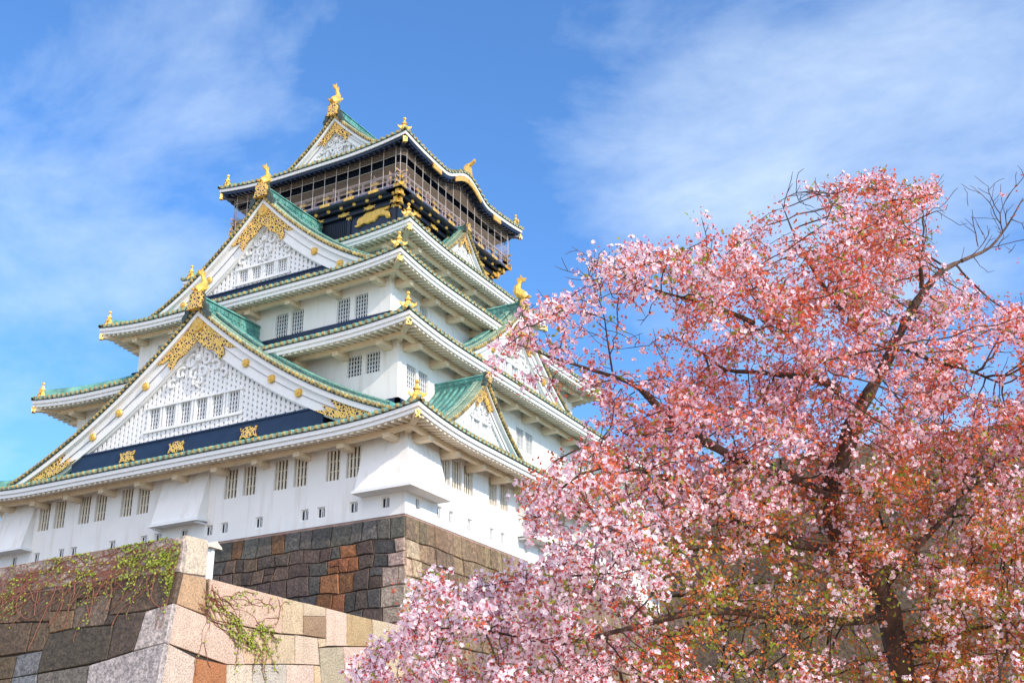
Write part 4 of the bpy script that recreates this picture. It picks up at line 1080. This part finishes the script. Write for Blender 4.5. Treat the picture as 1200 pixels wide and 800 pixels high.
def resample(poly, step):
    out_ = []
    P3 = [at(p[0], p[1], p[2]) for p in poly]; tr_ = [p[2] for p in poly]; rr = [p[3] for p in poly]
    # Catmull-Rom through the points
    for i in range(len(P3)-1):
        p0 = P3[max(i-1, 0)]; p1 = P3[i]; p2 = P3[i+1]; p3 = P3[min(i+2, len(P3)-1)]
        n = max(1, int(np.linalg.norm(p2-p1)/step))
        for j in range(n):
            t = j/n
            q = .5*((2*p1)+(-p0+p2)*t+(2*p0-5*p1+4*p2-p3)*t*t+(-p0+3*p1-3*p2+p3)*t**3)
            out_.append((q, rr[i]+(rr[i+1]-rr[i])*t))
    out_.append((P3[-1], rr[-1])); return out_

def in_poly(x, y, poly):
    c = np.zeros(len(x), bool); n = len(poly)
    for i in range(n):
        x1, y1 = poly[i]; x2, y2 = poly[(i+1) % n]
        cond = ((y1 > y) != (y2 > y)) & (x < (x2-x1)*(y-y1)/(y2-y1+1e-12)+x1)
        c ^= cond
    return c
def project(X):
    d = X-CAM; z = d@_fw; return 600+F_PX*(d@_r)/z, 400-F_PX*(d@_u)/z, z

def grow(skeleton, poly, n_att, dens, depth, step=.075, kill=.095, infl=1.6, iters=120):
    pos = []; par = []; rad = []
    for li, (parent_pt, line) in enumerate(skeleton):
        pts = resample(line, step*1.1)
        if parent_pt is None: prev = -1
        else:
            A = np.array(pos); prev = int(np.argmin(((A-pts[0][0])**2).sum(1)))
        for q, r_ in pts:
            pos.append(q); par.append(prev); rad.append(r_); prev = len(pos)-1
    nsk = len(pos)
    x0, x1 = min(p[0] for p in poly), max(p[0] for p in poly); y0, y1 = min(p[1] for p in poly), max(p[1] for p in poly)
    att = []
    A = np.array(pos); sx_, sy_, sz_ = project(A)
    while len(att) < n_att:
        X = rng.uniform(x0, x1, 4000); Y = rng.uniform(y0, y1, 4000)
        ok = in_poly(X, Y, poly) & (rng.random(4000) < dens(X, Y)); X = X[ok]; Y = Y[ok]
        d2 = (X[:, None]-sx_[None])**2+(Y[:, None]-sy_[None])**2
        k = np.argpartition(d2, 6, axis=1)[:, :6]; t0 = sz_[k].mean(1)
        near = np.sqrt(d2.min(1))
        T_ = t0+rng.normal(0, depth, len(X))*(.45+np.minimum(near, 90)/110)+.04
        for x, y, t in zip(X, Y, T_): att.append(at(x, y, max(7.2, t)))
    att = np.array(att[:n_att]); alive = np.ones(n_att, bool)
    A = np.array(pos); 
    nd = np.full(n_att, 1e9); ni = np.zeros(n_att, int)
    def upd(lo):
        B = np.array(pos[lo:])
        for s_ in range(0, len(B), 400):
            b = B[s_:s_+400]; d = ((att[:, None]-b[None])**2).sum(2); k = d.argmin(1); dm = d[np.arange(n_att), k]
            w_ = dm < nd; nd[w_] = dm[w_]; ni[w_] = k[w_]+lo+s_
    bare_ = (sx_ > 1122) & (sy_ < 345)
    upd_all = upd
    keep = np.where(~bare_)[0]
    d_ = ((att[:, None]-A[keep][None])**2).sum(2) if len(keep)*n_att < 4e7 else None
    k_ = d_.argmin(1); nd[:] = d_[np.arange(n_att), k_]; ni[:] = keep[k_]; del d_
    tried = {}
    for it in range(iters):
        alive &= nd > kill**2
        idx = np.where(alive & (nd < infl**2))[0]
        if len(idx) == 0:
            break
        lo = len(pos); groups = {}
        for i in idx: groups.setdefault(ni[i], []).append(i)
        for node, lst in groups.items():
            d = att[lst]-pos[node]; d /= np.linalg.norm(d, axis=1)[:, None]; v = d.sum(0)
            if par[node] >= 0:
                g = pos[node]-pos[par[node]]; v += .35*g/(np.linalg.norm(g)+1e-9)*len(lst)**.5
            v += rng.normal(0, .22, 3)*len(lst)**.5; L = np.linalg.norm(v)
            if L < 1e-6: continue
            c = tried.get(node, 0)
            if c > 3: 
                alive[lst] = False; continue
            tried[node] = c+1
            pos.append(pos[node]+v/L*step); par.append(node); rad.append(0)
        if len(pos) == lo: break
        upd(lo)
    # leafless twig sprays: on the bare upper-right bough and sticking out of the crown edge
    def spray(i, L, depth_):
        g = pos[i]-pos[par[i]]; g = g/(np.linalg.norm(g)+1e-9); s_ = rng.normal(0, 1, 3); s_ -= g*(s_@g); s_ /= np.linalg.norm(s_)
        dr = g*.75+s_*.8+np.array([0, 0, .25]); dr /= np.linalg.norm(dr); p = pos[i]; q = i
        for k in range(int(L/.06)):
            dr = dr+rng.normal(0, .13, 3)+np.array([0, 0, .03]); dr /= np.linalg.norm(dr); p = p+dr*.06
            pos.append(p); par.append(q); rad.append(0); q = len(pos)-1; bare_idx.append(q)
            if depth_ < 2 and rng.random() < .28: spray(q, L*rng.uniform(.35, .65), depth_+1)
    bare_idx = []
    for i in np.where(bare_)[0]:
        if par[i] >= 0 and rng.random() < .55: spray(int(i), rng.uniform(.2, .5), 1)
    A = np.array(pos); qx, qy, qz = project(A)
    edge_ = [(930, 225, 30, .5), (960, 232, 25, .45), (690, 325, 20, .5), (715, 345, 35, .5), (760, 380, 40, .45), (600, 400, 40, .35), (640, 365, 30, .35), (1110, 240, 25, .4), (1160, 430, 35, .4), (850, 280, 30, .3)]
    for (ex, ey, er, L) in edge_:
        c_ = np.where(((qx-ex)**2+(qy-ey)**2 < er**2) & (np.arange(len(A)) > 0))[0]
        for i in rng.choice(c_, min(len(c_), 6), replace=False) if len(c_) else []: spray(int(i), L*.55*rng.uniform(.6, 1.2), 1)
    n = len(pos); r3 = np.zeros(n); par = np.array(par)
    for i in range(n-1, -1, -1):
        if r3[i] == 0: r3[i] = .0030**2.3
        if i < nsk:
            f = .62 if rad[i] < .095 else .82
            r3[i] = max((rad[i]*f)**2.3, min(r3[i], (rad[i]*f*1.15)**2.3))
        if par[i] >= 0 and (i >= nsk): r3[par[i]] += r3[i]
    rr = r3**(1/2.3)
    for i in range(n):
        if par[i] >= 0 and rr[i] > rr[par[i]]: rr[i] = rr[par[i]]*.98
    return np.array(pos), par, rr, np.array(bare_idx)

def branch_mesh(name, pos, par, rr, sel, parent, kk=lambda r: 3 if r < .012 else 6 if r < .05 else 10):
    """Tubes joined along chains (each node to its parent)."""
    V = []; Fc = []; base_ = 0
    ch = {}
    for i in sel:
        if par[i] >= 0: ch.setdefault(par[i], []).append(i)
    selset = set(sel.tolist()); used_child = {p: max(c, key=lambda q: rr[q]) for p, c in ch.items()}
    starts = [i for i in sel if par[i] < 0 or par[i] not in selset or used_child.get(par[i]) != i]
    m = MB()
    for s_ in starts:
        chain = [s_]
        while chain[-1] in used_child and used_child[chain[-1]] in selset: chain.append(used_child[chain[-1]])
        pts = [pos[c] for c in chain]; rs = [rr[c] for c in chain]
        if par[s_] >= 0:
            pts = [pos[par[s_]]]+pts; rs = [min(rr[par[s_]], rs[0]*1.15)]+rs
        if len(pts) < 2: continue
        rs[-1] *= .6
        if max(rs) > .03:      # knobbly bark on thick limbs
            rs = [r_*(1+.10*math.sin(i*1.3+s_)+rng.normal(0, .04)) for i, r_ in enumerate(rs)]
        m.tube(pts, rs, kk(max(rs)))
    return m.build(name, BARK, parent, smooth=True)

def fast_mesh(name, verts, nper, cols, m_, parent, split=1):
    """verts (N, nper, 3) polygons with one colour each."""
    N = len(verts); org = np.array(ORG[parent.name], float); me = bpy.data.meshes.new(name)
    me.vertices.add(N*nper); me.loops.add(N*nper); me.polygons.add(N)
    me.vertices.foreach_set('co', (verts.reshape(-1, 3)-org).astype(np.float32).ravel())
    me.loops.foreach_set('vertex_index', np.arange(N*nper, dtype=np.int32))
    me.polygons.foreach_set('loop_start', np.arange(0, N*nper, nper, dtype=np.int32))
    me.polygons.foreach_set('loop_total', np.full(N, nper, dtype=np.int32))
    me.materials.append(m_); a = me.color_attributes.new('Col', 'FLOAT_COLOR', 'CORNER')
    c = np.ones((N, nper, 4), np.float32); c[..., :3] = cols[:, None]; a.data.foreach_set('color', c.ravel())
    me.update(); me.validate(); o = bpy.data.objects.new(name, me); scene.collection.objects.link(o); o.parent = parent; ORG[o.name] = tuple(org); return o

def basis(n):
    a = rng.normal(size=(n, 3)); a /= np.linalg.norm(a, axis=1)[:, None]
    b = rng.normal(size=(n, 3)); b -= (a*b).sum(1)[:, None]*a; b /= np.linalg.norm(b, axis=1)[:, None]
    return a, b, np.cross(a, b)
def vnoise(X, f, seed):
    r_ = np.random.default_rng(seed); s = np.zeros(len(X))
    for k in range(6):
        d = r_.normal(size=3)*f*(1+.6*k); s += np.sin(X@d+r_.uniform(0, 6.28))/(1+.5*k)
    return s/2.2

def blossom(tree, pos, rr, par, nsk, amount, zone):
    """Flowers, red calyces and young leaves on the twigs."""
    isb = np.zeros(len(rr), bool); isb[nsk] = True; thin = np.where((rr < .011) & (~isb | (rng.random(len(rr)) < .06)))[0]
    X = pos[thin]; px, py, pt = project(X)
    pf, pr, pg, dn = zone(px, py, X)         # shares of flowers, red leaves, green leaves, and density
    per = amount*dn*np.clip(1+1.3*vnoise(X, 4.2, 5), .12, 2.3); per = np.clip(per, 0, None)
    cnt = np.floor(per+rng.random(len(per))).astype(int)
    idx = np.repeat(np.arange(len(thin)), cnt); n = len(idx)
    C = X[idx]+rng.normal(0, .04, (n, 3)); C[:, 2] -= .01
    kind = rng.random(n); tot = pf+pr+pg
    f_ = (pf/tot)[idx]; r_ = (pr/tot)[idx]
    isf = kind < f_; isr = (kind >= f_) & (kind < f_+r_); isg = ~(isf | isr)
    # flowers: five petals each
    cc0 = C[isf]; sel = rng.random(len(cc0)) < .30; cc0 = cc0[sel]     # umbels: three to five flowers on one spur
    nf = rng.integers(2, 6, len(cc0)); c = np.repeat(cc0, nf, 0); off = rng.normal(size=c.shape); off /= np.linalg.norm(off, axis=1)[:, None]
    c = c+off*rng.uniform(.018, .036, (len(c), 1))
    k = len(c); a, u, v = basis(k)
    to = (CAM-c); to /= np.linalg.norm(to, axis=1)[:, None]; dn_ = np.array([0, 0, -.3])
    a = .35*a+1.1*off+.25*to+dn_; a /= np.linalg.norm(a, axis=1)[:, None]; u -= (u*a).sum(1)[:, None]*a; u /= np.linalg.norm(u, axis=1)[:, None]; v = np.cross(a, u)
    R_ = rng.uniform(.0135, .0200, k)[:, None]; PV = []
    for q in range(5):
        t = q*2*math.pi/5; cup = .35
        d = u*math.cos(t)+v*math.sin(t); e_ = -u*math.sin(t)+v*math.cos(t)
        PV.append(np.stack([c-a*R_*.15, c+d*R_*.62+e_*R_*.46+a*R_*cup*.5, c+d*R_*1.08+a*R_*cup, c+d*R_*.62-e_*R_*.46+a*R_*cup*.5], 1))
    PV = np.stack(PV, 1).reshape(-1, 4, 3)
    tone = vnoise(c, 1.1, 9)*.5+.27+rng.normal(0, .22, k); tone = np.clip(tone, 0, 1)[:, None]
    pxf, pyf, _ = project(c)
    pinker = np.clip((pxf-700)/260, 0, 1)*np.clip((620-pyf)/200, 0.1, 1)
    tone = np.clip(tone*.75+pinker[:, None]*.2, 0, 1)
    cc = (1-tone)*np.array([.97, .88, .96])+tone*np.array([.98, .54, .66])
    cc = np.repeat(cc, 5, 0)
    fast_mesh('blossoms', PV, 4, cc, PETAL, tree)
    # calyx and stalk of each flower, deep pink
    s_ = .007
    T1_ = np.stack([c-a*.03, c-a*.002+u*s_*.8, c-a*.002-u*s_*.8], 1); T2_ = np.stack([c-a*.03, c-a*.002+v*s_*.8, c-a*.002-v*s_*.8], 1)
    cc = np.array([.70, .12, .14])*rng.uniform(.6, 1.2, (k, 1)); fast_mesh('calyces', np.concatenate([T1_, T2_]), 3, np.concatenate([cc, cc]), YLEAF, tree)
    # young leaves: pointed, folded
    for msk, name, c1, c2, nl, sz in ((isr, 'young_red_leaves', (.80, .14, .07), (.86, .27, .13), 3, .029), (isg, 'young_green_leaves', (.30, .40, .05), (.42, .30, .06), 3, .034)):
        c = np.repeat(C[msk], nl, 0); k = len(c)
        if k == 0: continue
        c = c+rng.normal(0, .016, (k, 3)); a, u, v = basis(k); L = sz*rng.uniform(.5, 1.25, k)[:, None]; W_ = L*rng.uniform(.26, .42, k)[:, None]
        V4 = np.stack([c, c+u*L*.5+v*W_+a*L*.12, c+u*L*1.1, c+u*L*.5-v*W_+a*L*.12], 1)
        t = np.clip(rng.random((k, 1))*.7+.3*(vnoise(c, 1.4, 3)[:, None]), 0, 1)
        cc = (1-t)*np.array(c1)+t*np.array(c2)
        if name == 'young_red_leaves':
            pxf, pyf, _ = project(c); og = np.clip((pyf-500)/130, 0, 1)*np.clip((pxf-740)/100, 0, 1)
            cc = cc*(1-.55*og[:, None])+.55*og[:, None]*np.array([.74, .27, .06])
        cc = cc*rng.uniform(.75, 1.08, (k, 1))
        fast_mesh(name, V4, 4, cc, YLEAF, tree)
    return n

SK = [
 (None, [(1100, 1320, 10.6, .24), (1088, 1100, 10.6, .18), (1075, 950, 10.6, .155), (1060, 800, 10.5, .135), (1047, 745, 10.5, .128), (1036, 700, 10.5, .122), (1008, 660, 10.4, .118), (980, 618, 10.3, .112), (974, 575, 10.2, .108), (990, 530, 10.2, .10), (1003, 487, 10.2, .094)]),
 (1, [(1003, 487, 10.2, .088), (1030, 440, 10.3, .080), (1050, 402, 10.4, .070), (1062, 375, 10.45, .062), (1080, 345, 10.5, .054), (1105, 317, 10.6, .040), (1140, 300, 10.8, .028), (1160, 290, 10.9, .022), (1180, 265, 11, .014), (1199, 232, 11.1, .007)]),
 (1, [(1080, 345, 10.5, .04), (1078, 310, 10.3, .028), (1060, 270, 10.1, .018), (1045, 235, 10.0, .010), (1038, 212, 10, .006)]),
 (1, [(1003, 487, 10.2, .075), (985, 468, 10.0, .072), (975, 445, 9.8, .068), (965, 425, 9.7, .060), (945, 412, 9.6, .052), (925, 398, 9.5, .045), (895, 385, 9.4, .038), (870, 372, 9.3, .030), (825, 355, 9.2, .021), (775, 342, 9.1, .013), (722, 322, 9, .007)]),
 (1, [(982, 455, 9.95, .05), (950, 443, 10.2, .048), (920, 440, 10.4, .044), (890, 436, 10.5, .036), (850, 433, 10.6, .026), (825, 415, 10.7, .018), (795, 398, 10.8, .008)]),
 (1, [(975, 590, 10.25, .08), (935, 562, 10.0, .07), (880, 545, 9.8, .064), (825, 516, 9.6, .058), (785, 490, 9.5, .053), (757, 462, 9.4, .048), (735, 447, 9.3, .028), (690, 432, 9.2, .020), (650, 420, 9.1, .013), (605, 403, 9.0, .008)]),
 (1, [(757, 462, 9.4, .03), (728, 455, 9.3, .020), (700, 446, 9.2, .015), (650, 448, 9.1, .011), (596, 442, 9.0, .007)]),
 (1, [(719, 444, 9.28, .016), (712, 400, 9.2, .011), (706, 362, 9.1, .008), (690, 325, 9.0, .005)]),
 (1, [(1000, 650, 10.35, .08), (950, 640, 10.0, .07), (890, 622, 9.7, .060), (840, 592, 9.4, .05), (785, 562, 9.2, .038), (730, 546, 9.0, .028), (680, 556, 8.9, .018), (640, 590, 8.9, .010)]),
 (1, [(1040, 720, 10.5, .075), (985, 728, 10.1, .066), (900, 720, 9.6, .056), (820, 716, 9.2, .046), (740, 735, 9.0, .034), (660, 752, 8.8, .024), (600, 744, 8.8, .017), (550, 736, 8.7, .012), (500, 739, 8.7, .008), (445, 764, 8.7, .005)]),
 (1, [(740, 735, 9.0, .03), (680, 690, 8.9, .02), (610, 680, 8.8, .013), (540, 690, 8.8, .008), (495, 678, 8.8, .005)]),
 (1, [(820, 716, 9.2, .03), (740, 780, 9.0, .022), (660, 820, 8.9, .016), (560, 830, 8.8, .01), (470, 800, 8.8, .006)]),
 (1, [(1030, 695, 10.48, .06), (1070, 645, 10.5, .05), (1110, 603, 10.6, .042), (1150, 560, 10.8, .03), (1200, 530, 11, .02), (1260, 510, 11.2, .01)]),
 (1, [(1052, 400, 10.4, .045), (1090, 422, 10.3, .034), (1130, 432, 10.3, .022), (1175, 450, 10.3, .012)]),
 (1, [(1030, 440, 10.3, .045), (1000, 385, 9.95, .036), (962, 330, 9.7, .026), (935, 285, 9.6, .015), (915, 235, 9.6, .006)]),
 (1, [(1110, 603, 10.6, .03), (1150, 640, 10.4, .022), (1200, 660, 10.2, .016), (1260, 690, 10, .01)]),
 (1, [(1050, 760, 10.5, .045), (1100, 745, 10.1, .035), (1150, 735, 9.9, .026), (1210, 730, 9.7, .016), (1270, 740, 9.6, .01)]),
 (1, [(895, 385, 9.4, .025), (880, 340, 9.2, .018), (850, 305, 9.1, .011), (820, 285, 9.1, .006)]),
 (1, [(1140, 300, 10.8, .02), (1152, 275, 10.8, .012), (1146, 250, 10.8, .006)]),
 (1, [(1160, 290, 10.9, .016), (1182, 296, 10.8, .010), (1199, 318, 10.8, .006)]),
 (1, [(1175, 272, 11, .012), (1172, 250, 11, .008), (1183, 226, 11, .005)]),
 (1, [(1185, 257, 11, .009), (1198, 262, 11, .006), (1212, 250, 11, .004)]),
 (1, [(785, 490, 9.5, .03), (740, 500, 9.2, .022), (690, 520, 9.0, .014), (650, 540, 8.9, .008)]),
]
CROWN = [(418, 772), (450, 745), (480, 738), (472, 708), (492, 668), (512, 660), (530, 690), (560, 674), (612, 664), (640, 640), (606, 600), (600, 572), (628, 545), (665, 520), (680, 482), (640, 472), (600, 450),
         (575, 415), (565, 395), (592, 376), (622, 356), (665, 348), (690, 325), (680, 300), (720, 290), (780, 292), (830, 275), (870, 268), (905, 285), (935, 262), (920, 225), (950, 213), (1000, 215), (1025, 200), (1060, 217),
         (1100, 213), (1112, 245), (1095, 290), (1112, 330), (1150, 332), (1165, 372), (1200, 352), (1290, 330), (1330, 600), (1330, 870), (900, 850), (400, 870)]
def ell(X, Y, cx, cy, rx, ry): return np.clip(1.25-np.sqrt(((X-cx)/rx)**2+((Y-cy)/ry)**2), 0, 1)
def dens(X, Y):
    d = np.full(X.shape, .8)*np.clip(.52+.85*np.sin(X/23+1.3*np.sin(Y/31))*np.sin(Y/19+1.1*np.sin(X/37+2)), .12, 1)
    for (cx, cy, rx, ry, k) in ((748, 388, 66, 50, .97), (1165, 435, 45, 45, .9), (640, 490, 60, 50, .85), (628, 420, 92, 66, .93), (1145, 310, 40, 40, .6), (700, 330, 30, 22, .4), (860, 765, 130, 55, .45), (1010, 765, 60, 60, .55), (940, 250, 30, 25, .5), (1080, 760, 60, 50, .5)):
        d *= 1-k*np.minimum(1, 1.6*ell(X, Y, cx, cy, rx, ry))
    return d
def zone(px, py, X):
    n1 = vnoise(X, 1.5, 21); n2 = vnoise(X, 2.6, 22)
    pf = np.full(px.shape, .46); pr = np.full(px.shape, .25); pg = np.full(px.shape, .045)
    bl = np.clip((830-px)/120, 0, 1)*np.clip((py-520)/100, 0, 1)
    pf += .42*bl; pr -= .14*bl
    lf = np.clip((760-px)/100, 0, 1)*np.clip((560-py)/60, 0, 1); pf += .25*lf; pr -= .08*lf
    bm = np.clip(1.2-np.sqrt(((px-880)/170)**2+((py-720)/120)**2), 0, 1)
    pf -= .27*bm; pr += .06*bm; pg += .32*bm; pf += .45*bm*np.clip(vnoise(X, 3.1, 77)-.15, 0, 1)
    br = np.clip((px-980)/80, 0, 1)*np.clip((py-500)/60, 0, 1); pf -= .08*br; pr += .06*br; pg += .10*br
    up = np.clip((520-py)/100, 0, 1)*np.clip((px-760)/80, 0, 1); pr += .06*up
    pf = np.clip(pf*(1+.75*n1), .05, 2); pr = np.clip(pr*(1-.5*n1), .03, 2); pg = np.clip(pg*(1+.9*n2), .004, 2)
    dn = np.full(px.shape, 1.0)
    bare = ell(px, py, 1165, 270, 90, 75); dn *= 1-.97*np.minimum(1, bare*2.2)
    dn *= 1-.75*ell(px, py, 748, 385, 60, 45); dn *= 1-.5*bm
    dn *= 1-.62*ell(px, py, 630, 425, 85, 60)
    dn *= 1-.62*np.clip((300-py)/30, 0, 1)*np.clip((1010-px)/40, 0, 1)*np.clip((px-905)/25, 0, 1)
    for (cx, cy, rx, ry) in ((1000, 450, 75, 34), (900, 400, 60, 20), (1050, 385, 34, 40), (760, 455, 55, 18), (1050, 720, 34, 60)): dn *= 1-.42*ell(px, py, cx, cy, rx, ry)
    for (cx, cy, rx, ry) in ((925, 225, 45, 35), (700, 315, 30, 30), (1030, 745, 45, 60), (1165, 435, 40, 40)): dn *= 1-.7*ell(px, py, cx, cy, rx, ry)
    return pf, pr, pg, dn
AMT = 6.0
import time as _t; t0_ = _t.time()
pos, par_, rr_, nsk = grow(SK, CROWN, 26000, dens, .70)
base_pt = tuple(at(1100, 1320, 10.6))
tree = thing('cherry_tree', (base_pt[0], base_pt[1], GZ), label='big pink blossoming cherry tree with young red leaves, in front of the grey wall', cat='tree')
thick = np.where(rr_ >= .02)[0]; thinb = np.where(rr_ < .02)[0]
branch_mesh('trunk', pos, par_, rr_, thick, tree)
branch_mesh('twigs', pos, par_, rr_, thinb, tree)
nn_ = blossom(tree, pos, rr_, par_, nsk, AMT, zone)
